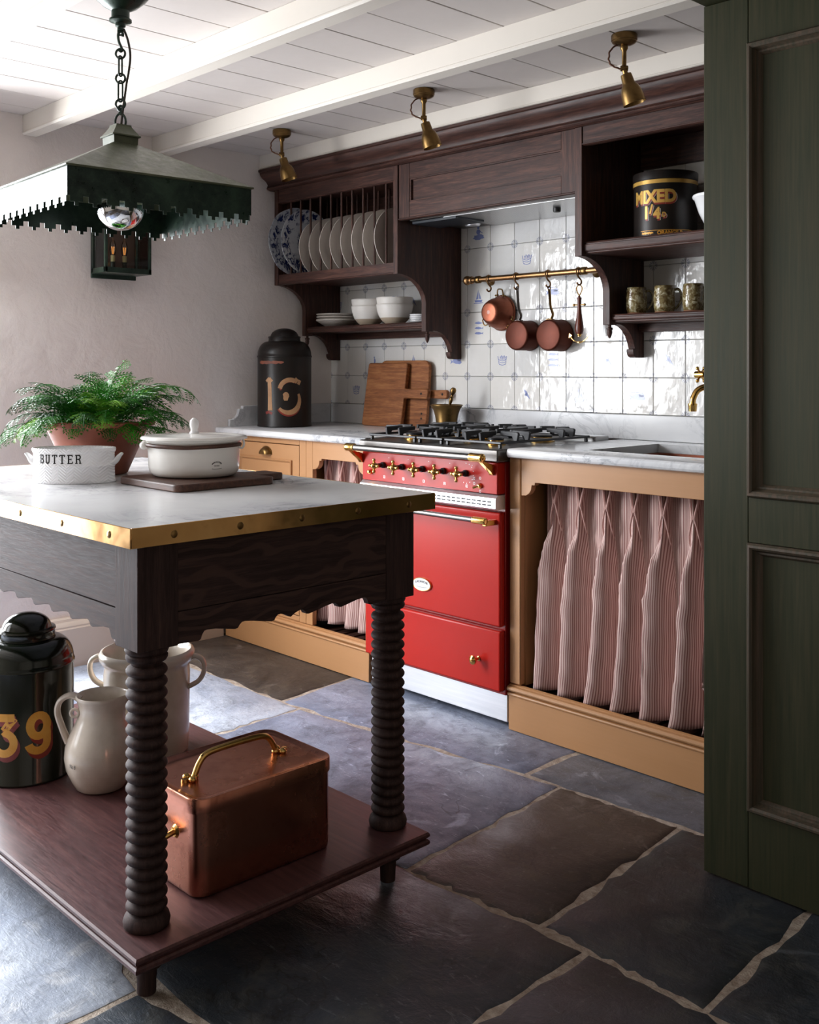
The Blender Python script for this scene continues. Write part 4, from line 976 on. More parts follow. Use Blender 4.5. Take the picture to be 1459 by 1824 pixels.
def herring():
    m = Mat('embossed_white_ceramic'); sp = m.n('SeparateXYZ', {0: m.co()}); u = m.math('FRACT', m.math('MULTIPLY', sp.outputs[0], 26.0))
    ch = m.math('ABSOLUTE', m.math('SUBTRACT', u, 0.5)); w = m.math('SINE', m.math('ADD', m.math('MULTIPLY', sp.outputs[2], 820.0), m.math('MULTIPLY', ch, 26.0)))
    return m.pbr(srgb(236, 236, 238), 0.13, 0, m.bump(w, 0.35, 0.0016))
EMB = herring()
t = thing('butter_dish', 'white oval embossed dish lettered BUTTER on the marble island top', 'dish', (-2.541, 1.226, .9055), VR)
a, b = .108, .066; k_ = b / a
prof = [(0, .004), (.95, .001), (.985, 0.0), (1.0, .003), (.985, .008), (.975, .012), (.965, .040), (.975, .041), (.985, .044), (.975, .047), (.968, .048), (.965, .076), (.985, .079), (1.0, .083), (1.0, .0865), (.985, .089), (.955, .0885), (.93, .084), (.92, .05), (.90, .012), (0, .009)]
o = build('body', MB().lathe([(r * a, z) for r, z in prof], 56, sy=k_), EMB, t, local=True, angle=60)
for s in (-1, 1):
    mb = MB(); pts = spline([(s * .094, 0, .046), (s * .108, 0, .054), (s * .117, 0, .066), (s * .125, 0, .074)], 5)
    mb.tube(pts, [.022 - .013 * i / (len(pts) - 1) for i in range(len(pts))], 12, flat=.42)
    build('lug_handle', mb, CERAM, t, local=True)
m_, tot = slab_text('BUTTER', .0228, w=.15)
build('lettering', onto_ellipse(m_.map(lambda p: (p[0] - .020, p[1] + .0515, p[2])), a * .966, b * .966), INK, t, local=True, smooth=False)

t = thing('serving_board', 'dark wooden serving board under the white enamel pot', 'board', (-2.28, 1.43, .9055))
P = [(x, y) for x, y in rr(-2.425, -2.135, 1.287, 1.575, .022, 5)]
hd = [(-2.212, 1.575), (-2.205, 1.59), (-2.205, 1.642), (-2.212, 1.652), (-2.285, 1.652), (-2.292, 1.642), (-2.292, 1.59), (-2.30, 1.575)]
P2 = P[:6] + [p for p in hd] + P[6:]
build('board', MB().prism(P2, 'z', .9057, .9235), BOARDD, t, bevel=.003, seg=2)

t = thing('enamel_pot', 'white enamel lidded pot with a dark bail handle standing on the serving board', 'pot', (-2.3024, 1.4375, .9238), VR)
a, b = .121, .104; k_ = b / a
body = [(0, .001), (.78, .001), (.86, .004), (.925, .012), (.955, .026), (.965, .06), (.985, .082), (1.0, .090), (1.02, .0915), (1.02, .094), (.99, .094), (.975, .086), (.95, .06), (.93, .02), (.8, .008), (0, .006)]
build('body', MB().lathe([(r * a, z) for r, z in body], 56, sy=k_), ENAMEL, t, local=True, angle=60)
lid = [(0, .1085), (.2, .108), (.6, .104), (.88, .1015), (.93, .1035), (1.0, .1045), (1.10, .102), (1.125, .099), (1.12, .0955), (1.04, .0945), (0, .0945)]
L = build('lid', MB().lathe([(r * a, z) for r, z in lid], 56, sy=k_), ENAMEL, t, local=True, angle=60)
build('lid_knob', MB().lathe([(.012, .107), (.0125, .111), (.0095, .114), (.009, .119), (.0115, .126), (.0125, .133), (.0105, .142), (.005, .148), (0, .149)], 14), CERAM, L, local=True)
pts = [(a * 1.035 * cos(R(w)), b * 1.035 * sin(R(w)), .079 + .004 * abs(cos(R(w)))) for w in range(212, 352, 5)]
build('bail_handle', MB().tube(pts, .0052, 10), BOARDD, t, local=True)
pl = [(a * 1.05 * cos(R(w)), b * 1.05 * sin(R(w)), .080) for w in range(176, 212, 6)]
mb = MB().tube([(x * 1.03, y * 1.03, z) for x, y, z in pl], .0075, 12); mb.ball((pl[0][0] * 1.03, pl[0][1] * 1.03, .08), .0098); mb.ball((pl[-1][0] * 1.03, pl[-1][1] * 1.03, .08), .0098)
build('ear', mb, ENAMEL, t, local=True)
mb = MB().tube([(a * 1.02 + .007 * cos(R(w)), -.014, .084 + .012 * sin(R(w))) for w in range(0, 360, 24)], .0028, 8, closed=True)
build('ear', mb, ENAMEL, t, local=True)
mb = MB(); cx, cz = .078, .032
for i in range(8):
    w = R(150 - 17 * i); ribbon(mb, [(cx + .0145 * cos(w), cz + .009 * sin(w) - .001), (cx + .0145 * cos(w) + .0015, cz + .009 * sin(w) + .0025)], .0017, .0003)
for i in range(5): ribbon(mb, [(cx - .006 + .003 * i, cz - .001), (cx - .0055 + .003 * i, cz + .0017)], .0013, .0003)
for i in range(9): ribbon(mb, [(cx - .0125 + .0031 * i, cz - .0055 - .0022 * cos((i - 4) / 4.0)), (cx - .011 + .0031 * i, cz - .0055 - .0022 * cos((i - 3.6) / 4.0))], .0013, .0003)
build('maker_stamp', onto_ellipse(mb, a * .963, b * .963, .0006), INK, t, local=True, smooth=False)

t = thing('potted_fern', 'lush green fern in a wide terracotta bowl behind the butter dish', 'plant', (-2.690, 1.368, .9055), VR)
prof = [(0, .002), (.078, .001), (.082, .004), (.118, .085), (.136, .125), (.141, .132), (.153, .134), (.157, .139), (.156, .146), (.150, .149), (.142, .148), (.138, .138), (.130, .118), (0, .116)]
build('pot', MB().lathe(prof, 44), TERRA, t, local=True, angle=50)
build('soil', MB().lathe([(.129, .1165), (.125, .122), (.08, .130), (0, .133)], 28), SOIL, t, local=True)
def frond(az, elev, L, droop, seed, mat, base=(0, 0), ns=15, tw=0.0):
    rd = random.Random(seed); mb = MB(); p = Vector((base[0], base[1], .128)); pts = []; el = elev; N = 16; d = L / N
    for i in range(N + 1):
        pts.append(p.copy()); p = p + Vector((cos(az) * cos(el), sin(az) * cos(el), sin(el))) * d
        el -= droop * (0.35 + 1.3 * i / N) / N; az += tw / N
    mb.tube([tuple(q) for q in pts], [.0016 - .0011 * i / N for i in range(N + 1)], 5)
    nst = len(mb.f); st = 3
    for i in range(st, N):
            f = (i - st) / (N - st); q = pts[i]
            tng = (pts[i + 1] - pts[i]).normalized(); side = tng.cross(Vector((0, 0, 1))); side = side.normalized() if side.length > .05 else Vector((1, 0, 0)); up = side.cross(tng)
            ln = L * .26 * (sin(pi * min(1, .20 + .80 * f)) ** .8) * (1 - .2 * f) * rd.uniform(.85, 1.1) + .003
            for s in (-1, 1):
                dr = (side * s * .86 + tng * .5 + up * rd.uniform(-.45, .15)).normalized(); per = dr.cross(up).normalized(); nl = 5 if ln > .03 else (4 if ln > .015 else 2)
                for j in range(nl):
                    t0 = j / nl; w = min(ln * .32, d * .78) * (1 - .6 * t0); c = q + dr * ln * (t0 + .06) - up * ln * .22 * t0 * t0
                    for ss in (-1, 1):
                        e = ln / nl; r0 = c; tip = c + per * ss * w + dr * e * .75 - up * w * .15; r1 = c + dr * e * .62
                        n0 = len(mb.v); mb.v += [tuple(r0), tuple(c + per * ss * w * .62 + dr * e * .12), tuple(tip), tuple(r1 + per * ss * w * .25)]; mb.f.append((n0, n0 + 1, n0 + 2, n0 + 3))
                tp = q + dr * ln * 1.08 - up * ln * .24; n0 = len(mb.v); c = q + dr * ln * .92 - up * ln * .16
                mb.v += [tuple(c + per * ln * .035), tuple(tp), tuple(c - per * ln * .035)]; mb.f.append((n0, n0 + 1, n0 + 2))
                mb.tube([tuple(q), tuple(q + dr * ln * .9 - up * ln * .16)], .0005, 3)
    o = build('frond', mb, mat, t, local=True, smooth=False)
    return o
rd = random.Random(21)
FR = [  # azimuth (0 = picture right, 90 = away, 270 = towards the viewer), elevation, length, droop
 (5, 62, .33, 2.5), (20, 52, .28, 1.7), (350, 34, .27, 1.7), (335, 15, .24, 1.3), (12, 25, .24, 1.5), (300, 45, .20, 2.3), (318, 40, .26, 2.2),
 (175, 52, .27, 1.6), (190, 35, .28, 2.0), (200, 20, .26, 1.7), (165, 40, .25, 1.5), (215, 32, .25, 2.3), (232, 28, .24, 2.3), (250, 35, .22, 2.0), (268, 42, .22, 2.2),
 (75, 70, .26, 1.5), (55, 58, .27, 1.6), (110, 65, .23, 1.5), (140, 55, .25, 1.7), (90, 40, .24, 1.6), (35, 40, .25, 1.9), (150, 30, .24, 1.7), (240, 60, .2, 1.6), (300, 58, .21, 1.8), (270, 66, .18, 1.5), (205, 62, .2, 1.5), (345, 60, .22, 1.6),
 (182, 12, .25, 1.6), (355, 8, .24, 1.5), (60, 75, .22, 1.2), (100, 80, .2, .9), (20, 72, .24, 1.7), (130, 72, .21, 1.4),
 (260, 70, .17, 1.9), (240, 75, .19, 2.2), (285, 72, .19, 2.1), (320, 66, .22, 2.2), (215, 68, .22, 2.2), (190, 66, .24, 1.9), (340, 70, .23, 1.9), (170, 70, .22, 1.5), (10, 68, .27, 2.0), (45, 75, .24, 1.5), (85, 82, .24, 1.0), (120, 76, .24, 1.5), (150, 68, .25, 1.8), (230, 50, .20, 2.4), (270, 52, .17, 2.4), (305, 55, .20, 2.4),
 (258, 38, .17, 2.7), (296, 36, .18, 2.8), (322, 30, .21, 2.4), (205, 40, .24, 2.7), (235, 40, .2, 2.6), (330, 48, .25, 2.6), (348, 50, .28, 2.3), (195, 55, .27, 2.4), (160, 60, .24, 2.0), (30, 62, .27, 2.2), (280, 78, .16, 1.6), (250, 80, .18, 1.5), (310, 78, .19, 1.6)]
for i, (az, el, L_, dp) in enumerate(FR):
    az_ = R(az + rd.uniform(-6, 6)); br = .05 + .03 * (el < 30)
    frond(az_, R(el), L_ * rd.uniform(.82, .98), dp, i, [LEAF, LEAF, LEAFD, LEAF, LEAFD, LEAFY][i % 6] if el > 15 else LEAF, (br * cos(az_), br * sin(az_)), tw=rd.uniform(-.4, .4))

# ---------------------------------------------------------------- things on the island shelf (top of shelf z .130)
SZ = .1305
def wrap_cyl(mb, Rr, ang, off=.0005):
    return mb.map(lambda p: ((Rr + off + p[2]) * cos(ang + p[0] / Rr), (Rr + off + p[2]) * sin(ang + p[0] / Rr), p[1]))
def canister(name, label, loc, mat, rad, seam, neck, rl, lid0, top):
    t = thing(name, label, 'canister', loc)
    pr = [(0, .001), (rad - .003, .001), (rad + .0015, .002), (rad + .0015, .007), (rad, .009), (rad, seam - .004), (rad + .0028, seam - .002), (rad + .0028, seam + .003), (rad, seam + .006)]
    n = 9
    for i in range(1, n + 1):
        a = pi / 2 * i / n; pr.append((rl + .004 + (rad - rl - .004) * cos(a), seam + .006 + (neck - seam - .006) * sin(a)))
    pr += [(rl - .002, neck), (0, neck)]
    build('body', MB().lathe(pr, 56), mat, t, local=True, angle=50)
    l = [(rl, neck + .0005), (rl + .0015, neck + .001), (rl + .0015, neck + .004), (rl, neck + .005), (rl, lid0 - .003), (rl + .0022, lid0), (rl + .001, lid0 + .004), (rl - .008, lid0 + .006)]
    for i in range(1, 8):
        a = pi / 2 * i / 7; l.append(((rl - .010) * cos(a), lid0 + .007 + (top - lid0 - .007) * sin(a)))
    l[-1] = (0, top)
    build('lid', MB().lathe([(0, neck + .0005)] + l, 48), mat, t, local=True, angle=50)
    return t
t = canister('tea_canister', 'large dark green canister painted with a golden 39 on the island shelf', (-2.688, 1.1645, SZ), TIN_G, .119, .290, .354, .071, .376, .421)
ang = atan2(-1.1645, 2.688) - .06
def numeral(strokes, w, mat, name, h, x0, z0, dx, dz, off, par, Rr, a0):
    mb = MB()
    for s in strokes: ribbon(mb, [(x0 + dx + px * h, z0 + dz + pz * h) for px, pz in s], w * h, .0004)
    build(name, wrap_cyl(mb, Rr, a0, off), mat, par, local=True, smooth=False)
A_ = lambda cx, cy, rx, ry, a0, a1, n=14: [(cx + rx * cos(R(a0 + (a1 - a0) * i / n)), cy + ry * sin(R(a0 + (a1 - a0) * i / n))) for i in range(n + 1)]
three = [[(.06, .9), (.2, .9), (.4, .9), (.56, .9)], [(.56, .9), (.42, .74), (.30, .58)], [(.30, .58)] + A_(.30, .29, .24, .25, 80, -150)]
nine = [A_(.30, .66, .20, .25, 0, 360, 20), A_(.30, .66, .20, .25, 20, -20) + [(.5, .45)] + A_(.28, .28, .22, .22, 10, -165)]
for dx, dz, mt, of, ww in ((.006, -.012, REDS, .0004, .19), (.003, -.006, REDS, .0006, .19), (0, 0, GOLD, .001, .19)):
    numeral(three, ww, mt, 'numeral', .106, -.082, .083, dx, dz, of, t, .119, ang)
    numeral(nine, ww, mt, 'numeral', .106, .004, .083, dx, dz, of, t, .119, ang)

t = thing('stoneware_jug', 'pale glazed stoneware jug with a strap handle beside the green canister', 'jug', (-2.4558, 1.2578, SZ), VR)
pr = [(0, .001), (.058, .001), (.062, .004), (.074, .025), (.086, .052), (.0905, .080), (.088, .108), (.078, .135), (.066, .160), (.0575, .180), (.0545, .196), (.056, .212), (.061, .226), (.063, .232), (.061, .236), (.057, .234), (.051, .215), (.049, .196), (.055, .172), (.075, .13), (.084, .08), (.06, .012), (0, .008)]
mb = MB().lathe(pr, 44)
def spout(p):
    x, y, z = p; r = sqrt(x*x + y*y); a_ = atan2(y, x)
    if z > .17 and r > .03:
        k = math.exp(-(a_ / .38) ** 2) * (z - .17) / .065; return (x + .022 * k * cos(a_), y, z + .006 * k)
    return p
build('body', mb.map(spout), STONEW, t, local=True, angle=60)
hp = spline([(-.052, 0, .222), (-.078, 0, .232), (-.104, -.0, .218), (-.112, 0, .190), (-.100, 0, .150), (-.084, 0, .112)], 7)
build('handle', MB().tube(hp, [.014 - .002 * sin(pi * i / (len(hp) - 1)) for i in range(len(hp))], 12, flat=.62), STONEW, t, local=True)
build('scroll', MB().tube([(-.058 + .010 * cos(R(w)), -.030, .196 + .010 * sin(R(w))) for w in range(0, 360, 30)], .0042, 8, closed=True), STONEW, t, local=True)
m_ = text_mb('No 8', .014, 0, .0002)
build('stamped_mark', m_.map(lambda p: (-.048 + p[0] * .6, -sqrt(max(0, .0912**2 - (p[0] * .6 - .048)**2)) - .0006 - p[2], p[1] + .073)), INK, t, local=True, smooth=False)

t = thing('stoneware_crock', 'tall cream stoneware crock with two loop handles behind the jug', 'crock', (-2.6015, 1.4715, SZ), VR)
pr = [(0, .001), (.110, .001), (.114, .005), (.116, .05), (.117, .14), (.118, .215), (.116, .236), (.117, .246), (.124, .252), (.130, .262), (.131, .273), (.127, .281), (.121, .283), (.116, .278), (.109, .262), (.105, .24), (.105, .02), (0, .012)]
build('body', MB().lathe(pr, 52), STONEW, t, local=True, angle=60)
for s in (-1, 1):
    hp = spline([(s * .113, 0, .250), (s * .134, 0, .262), (s * .156, 0, .250), (s * .160, 0, .222), (s * .146, 0, .194), (s * .115, 0, .176)], 7)
    build('loop_handle', MB().tube(hp, .0125, 12, flat=.55), STONEW, t, local=True)

t = thing('copper_box_pan', 'rectangular lidded copper pan with brass handles on the island shelf', 'pan', (-1.91, 1.298, SZ))
bx0, bx1, by0, by1 = -2.037, -1.785, 1.120, 1.476
cl = lambda ins, z, r: [(x, y, z) for x, y in rr(bx0 + ins, bx1 - ins, by0 + ins, by1 - ins, r, 7)]
build('body', rings(MB(), [cl(.006, SZ + .0005, .03), cl(.001, SZ + .004, .032), cl(.0, SZ + .012, .033), cl(0, SZ + .186, .033), cl(.004, SZ + .186, .03), cl(.004, SZ + .02, .03)], True, True), COPPER, t, angle=50)
lid = build('lid', rings(MB(), [cl(-.0015, SZ + .172, .034), cl(-.0035, SZ + .172, .036), cl(-.0035, SZ + .199, .036), cl(-.0020, SZ + .2015, .035), cl(.002, SZ + .2015, .033), cl(.008, SZ + .197, .030), cl(.022, SZ + .1955, .022)], True, True), COPPER, t, angle=40)
zl = SZ + .1955; xh = -1.905
hp = spline([(xh, 1.190, zl + .006), (xh, 1.202, zl + .030), (xh, 1.220, zl + .045), (xh, 1.26, zl + .049), (xh, 1.33, zl + .049), (xh, 1.372, zl + .045), (xh, 1.390, zl + .030), (xh, 1.402, zl + .006)], 6)
mb = MB().tube(hp, .0068, 12)
for y, s in ((1.190, -1), (1.402, 1)):
    for dx, dy in ((0, 0), (-.012, s * .012), (.012, s * .012)): mb.ball((xh + dx, y + dy, zl + .0045), .009, 14, 8, sz=.75)
    mb.lathe([(0, .007), (.007, .006), (.008, 0), (0, 0)], 14, (xh, y + s * .024, zl))
build('lid_handle', mb, BRASS, lid)
mb = MB(); zh = SZ + .118
hp = spline([(-1.945, by0 - .003, zh), (-1.945, by0 - .022, zh - .004), (-1.938, by0 - .034, zh - .008), (-1.905, by0 - .036, zh - .009), (-1.872, by0 - .034, zh - .008), (-1.865, by0 - .022, zh - .004), (-1.865, by0 - .003, zh)], 5)
mb.tube(hp, .006, 10)
for x in (-1.945, -1.865): mb.lathe([(0, .006), (.010, .005), (.014, .0), (0, 0)], 16, (x, by0, zh), axis='-y')
build('side_handle', mb, BRASS, t)
mb2 = MB(); mb2.v = [(x, by0 + by1 - y, z) for x, y, z in mb.v]; mb2.f = list(mb.f); build('side_handle', mb2, BRASS, t)

# ---------------------------------------------------------------- pendant, wall lantern, ceiling spots
t = thing('pendant_lamp', 'square green bronze pendant lamp with a stepped edge, chained over the island', 'lamp', (-2.48, 1.325, CZ), R(-2.8))
Z = lambda z: z - CZ
build('ceiling_rose', MB().lathe([(.0, Z(2.1895)), (.078, Z(2.1895)), (.080, Z(2.184)), (.074, Z(2.178)), (.066, Z(2.168)), (.046, Z(2.150)), (.026, Z(2.139)), (.0235, Z(2.136)), (.0235, Z(2.118)), (.029, Z(2.114)), (.029, Z(2.109)), (.022, Z(2.107)), (.014, Z(2.104)), (.013, Z(2.096)), (.008, Z(2.094)), (.008, Z(2.086)), (0, Z(2.085))], 32), VERD, t, local=True)
def ring(z, r=.0125, w=.003, axis=0): 
    a_ = R(46) if axis == 0 else R(136)
    return MB().tube([(r * cos(R(q)) * cos(a_), r * cos(R(q)) * sin(a_), Z(z) + r * sin(R(q))) for q in range(0, 360, 20)], w, 8, closed=True)
def link(z0, z1, w=.0056, axis=0, r=.0025):
    a_ = R(46) if axis == 0 else R(110); pts = []
    for q in range(0, 181, 30): pts.append((w * cos(R(q)), z1 - w + w * sin(R(q))))
    for q in range(180, 361, 30): pts.append((w * cos(R(q)), z0 + w + w * sin(R(q))))
    return MB().tube([(x * cos(a_), x * sin(a_), Z(z)) for x, z in pts], r, 8, closed=True)
def hook(z0, z1):
    return MB().tube([(x * cos(VR), x * sin(VR), Z(z)) for x, z in spline([(.006, z1 - .012), (.006, z1 - .004), (0, z1), (-.006, z1 - .006), (-.004, (z0 + z1) / 2), (.004, z0 + .006), (.001, z0), (-.004, z0 + .004)], 5)], .0036, 8)
for z in (2.025, 1.960, 1.893): build('chain_ring', ring(z), VERD, t, local=True)
build('chain_link', link(1.966, 2.019, axis=1), VERD, t, local=True); build('chain_link', link(1.899, 1.954, axis=0), VERD, t, local=True)
build('chain_link', link(2.074, 2.096, axis=0, w=.006), VERD, t, local=True)
build('hook', hook(2.031, 2.082), VERD, t, local=True); build('hook', hook(1.866, 1.888), VERD, t, local=True); pass
build('flex', MB().tube(spline([(.006, .006, Z(2.09)), (.014, .014, Z(2.06)), (.020, .018, Z(2.02)), (.016, .016, Z(1.98)), (.012, .012, Z(1.95)), (.009, .009, Z(1.92)), (.004, .004, Z(1.87)), (.001, .001, Z(1.83))], 8), .0031, 8), CORDG, t, local=True)
def sqr(h, z): return [(-h, -h, Z(z)), (h, -h, Z(z)), (h, h, Z(z)), (-h, h, Z(z))]
build('cap', rings(MB(), [sqr(.033, 1.780), sqr(.034, 1.803), sqr(.039, 1.8035), sqr(.039, 1.807), sqr(.036, 1.809), sqr(.022, 1.830), sqr(.021, 1.833), sqr(.021, 1.836), sqr(.012, 1.8365)], True, True), VERDT, t, local=True, angle=25)
build('cap_loop', MB().tube([(.014 * cos(R(q)) * cos(VR), .014 * cos(R(q)) * sin(VR), Z(1.846) + .022 * sin(R(q))) for q in range(-20, 201, 20)], .0032, 8), VERD, t, local=True)
HS = .246
build('roof', rings(MB(), [sqr(.034, 1.784), sqr(HS + .005, 1.6695), sqr(HS + .005, 1.6655), sqr(HS - .001, 1.664), sqr(.034, 1.780)], True, True), VERDT, t, local=True, angle=25)
def fascia(k):
    n = 11; p = 2 * HS / n; pts = []
    for i in range(n):
        x = -HS + i * p
        prof_ = [(0.0, 1.597), (.15, 1.597), (.15, 1.5835), (.39, 1.5835), (.39, 1.575), (.61, 1.575), (.61, 1.5835), (.85, 1.5835), (.85, 1.597), (1.0, 1.597)]
        for q, z in prof_:
            xx = x + q * p
            if xx <= HS + 1e-6: pts.append((xx, Z(z)))
    if pts[-1][0] < HS - 1e-6: pts.append((HS, pts[-1][1]))
    poly = pts + [(HS, Z(1.6655)), (-HS, Z(1.6655))]
    mb = MB().prism(poly, 'y', -HS, -HS + .0016); c, s = cos(k * pi / 2), sin(k * pi / 2)
    return build('fascia', mb.map(lambda q: (q[0] * c - q[1] * s, q[0] * s + q[1] * c, q[2])), VERD, t, local=True, smooth=False)
for k in range(4): fascia(k)
build('lamp_holder', MB().lathe([(0, Z(1.775)), (.02, Z(1.775)), (.022, Z(1.70)), (.018, Z(1.685)), (0, Z(1.685))], 20), VERD, t, local=True)
build('globe_bulb', MB().ball((0, 0, Z(1.6235)), .0625, 36, 20), CHROME, t, local=True)

t = thing('wall_lantern', 'green metal box lantern with clear panes and two candle bulbs on the plaster wall', 'wall lamp', (LX, 2.085, 1.58))
lx0, lx1, ly0, ly1, lz0, lz1 = LX + .012, -3.832, 1.980, 2.188, 1.590, 1.862
build('back_plate', MB().box(LX + .0005, LX + .012, ly0 + .004, ly1 - .004, 1.570, 1.90), VERD, t, bevel=.0015, seg=1)
build('reflector', MB().box(LX + .0122, LX + .0135, ly0 + .012, ly1 - .012, lz0 + .01, lz1 - .01), LANTB, t)
for x, y in ((lx0 + .006, ly0), (lx1 - .012, ly0), (lx0 + .006, ly1 - .012), (lx1 - .012, ly1 - .012)): build('corner_post', MB().box(x, x + .012, y, y + .012, lz0, lz1), VERD, t, bevel=.001, seg=1)
build('base_tray', MB().box(LX + .0125, lx1, ly0, ly1, lz0 - .003, lz0).box(LX + .0125, lx1, ly0, ly0 + .004, lz0, lz0 + .018).box(LX + .0125, lx1, ly1 - .004, ly1, lz0, lz0 + .018).box(lx1 - .004, lx1, ly0 + .004, ly1 - .004, lz0, lz0 + .018), VERD, t)
build('top_tray', MB().box(LX + .0125, lx1 + .004, ly0 - .004, ly1 + .004, lz1, lz1 + .014), VERD, t, bevel=.002)
build('mid_bar', MB().box(lx1 - .010, lx1 - .002, 2.118, 2.126, lz0 + .018, lz1), VERD, t)
for a in ((lx1 - .0055, lx1 - .0035, ly0 + .012, ly1 - .012, lz0 + .018, lz1), (LX + .018, lx1 - .012, ly0 + .004, ly0 + .006, lz0 + .018, lz1), (LX + .018, lx1 - .012, ly1 - .006, ly1 - .004, lz0 + .018, lz1)):
    build('pane', MB().box(*a), GLASS, t, smooth=False)
for y in (2.046, 2.098):
    x = -3.893
    build('candle_tube', MB().lathe([(0, lz0), (.016, lz0), (.016, lz0 + .003), (.0095, lz0 + .005), (.0095, lz0 + .042), (.0125, lz0 + .043), (.0125, lz0 + .046), (0, lz0 + .046)], 18, (x, y, 0)), VERD, t)
    s_ = build('candle_sleeve', MB().lathe([(0, lz0 + .046), (.0085, lz0 + .046), (.0085, lz0 + .072), (0, lz0 + .072)], 18, (x, y, 0)), WICK, t)
    b_ = build('bulb', MB().lathe([(0, lz0 + .0725), (.0085, lz0 + .073), (.0125, lz0 + .085), (.0145, lz0 + .098), (.0125, lz0 + .115), (.008, lz0 + .130), (.003, lz0 + .141), (0, lz0 + .144)], 20, (x, y, 0)), GLASS, t)
    mb = MB()
    for k in range(6):
        a_ = k * pi / 3; mb.tube([(x + .0025 * cos(a_), y + .0025 * sin(a_), lz0 + .078), (x + .0055 * cos(a_), y + .0055 * sin(a_), lz0 + .108)], .0011, 5)
    build('filament', mb, FILAMENT, b_)

def spot(x, y, label):
    t = thing('ceiling_spotlight', label, 'spotlight', (x, y, CZ), 0, None)
    build('ceiling_rose', MB().lathe([(0, -.0005), (.0375, -.0005), (.0385, -.003), (.0385, -.018), (.036, -.020), (.036, -.023), (.031, -.027), (.020, -.031), (.012, -.032), (0, -.032)], 28), BRASSA, t, local=True)
    build('stem', MB().lathe([(0, -.032), (.0105, -.032), (.0115, -.036), (.0115, -.042), (.0085, -.046), (.0068, -.050), (.0068, -.092), (.0085, -.094), (.0085, -.100), (0, -.101)], 18), BRASSA, t, local=True)
    k = build('knuckle', MB().lathe([(0, -.011), (.008, -.011), (.009, -.006), (.009, .006), (.008, .011), (0, .011)], 16, axis='x').map(lambda p: (p[0] * .7 - p[1] * .7, p[0] * .7 + p[1] * .7, p[2] - .100)), BRASSA, t, local=True)
    d = Vector((.20, .22, -.95)).normalized(); q = Vector((0, 0, -1)).rotation_difference(d)
    mb = MB().lathe([(0, 0), (.0075, 0), (.0075, -.014), (.0155, -.016), (.0168, -.020), (.0185, -.044), (.0200, -.047), (.0262, -.057), (.0305, -.070), (.0330, -.088), (.0348, -.106), (.0338, -.1065), (.031, -.088), (.018, -.05), (0, -.045)], 28)
    build('shade', mb.map(lambda p: tuple(q @ Vector(p) + Vector((0, 0, -.102)))), BRASSA, t, local=True)
    build('lamp', MB().lathe([(0, -.084), (.020, -.084), (.024, -.08), (.02, -.06), (0, -.055)], 18).map(lambda p: tuple(q @ Vector(p) + Vector((0, 0, -.102)))), CERAM, t, local=True)
    u = Vector((-.69, -.72, 0))
    pts = spline([tuple(u * .018 + Vector((0, 0, -.028))), tuple(u * .040 + Vector((0, 0, -.045))), tuple(u * .046 + Vector((0, 0, -.07))), tuple(u * .040 + Vector((0, 0, -.088))), tuple(u * .022 + Vector((0, 0, -.098))), tuple(u * .006 + Vector((0, 0, -.102)))], 7)
    build('flex', MB().tube([(p[0] + .0012 * cos(i * 1.1), p[1] + .0012 * sin(i * 1.1), p[2]) for i, p in enumerate(pts)], .0027, 8), CORDM, t, local=True)
    return t
spot(-3.4684, 2.5859, 'aged brass ceiling spotlight above the plate rack'); spot(-2.6154, 2.5752, 'aged brass ceiling spotlight above the cooker canopy'); spot(-1.7723, 2.5801, 'aged brass ceiling spotlight above the open cabinet beside the green door')
# ---------------------------------------------------------------- crockery in the oak cabinets
def plate_mesh(r, deep=.018, wav=0.0, flatr=.62):
    pr = [(0, .004), (flatr * r, .004), (flatr * r * 1.08, .007), (r * .97, deep - .001), (r, deep), (r * 1.0, deep - .0025), (r * .96, deep - .005), (flatr * r, 0), (flatr * r * .9, -.0005), (0, 0)]
    mb = MB().lathe(pr, 48)
    if wav: mb.map(lambda p: (p[0] * (1 + wav * cos(8 * atan2(p[1], p[0])) * (1 if sqrt(p[0]**2 + p[1]**2) > r * .9 else 0)), p[1] * (1 + wav * cos(8 * atan2(p[1], p[0])) * (1 if sqrt(p[0]**2 + p[1]**2) > r * .9 else 0)), p[2]))
    return mb
RX = (0, R(90), 0)                    # a plate on its edge, face towards +x
p0 = tag(build('dinner_plate', plate_mesh(.134, .016), PLATEW), 'first plain white plate from the left in the plate rack, next to the blue plates', 'plate', 'white plates in the plate rack')
p0.location = (-3.710, 2.985, 1.7455); p0.rotation_euler = RX
for i in range(1, 8):
    p = p0.copy(); COL.objects.link(p); p.location = (-3.710 + .0724 * i, 2.985, 1.7455)
    p['label'] = '%s plain white plate from the left in the plate rack' % ORD[i] if i < 7 else 'last plain white plate at the right end of the plate rack'
o = tag(build('blue_plate', plate_mesh(.160, .020, .012), TRANSF), 'large blue patterned platter with a wavy rim, outermost in the plate rack', 'plate', 'blue plates in the plate rack'); o.location = (-3.862, 2.951, 1.7865); o.rotation_euler = RX
o = tag(build('blue_plate', plate_mesh(.149, .018), TRANSF), 'blue floral plate between the wavy platter and the white plates in the rack', 'plate', 'blue plates in the plate rack'); o.location = (-3.784, 2.954, 1.782); o.rotation_euler = RX
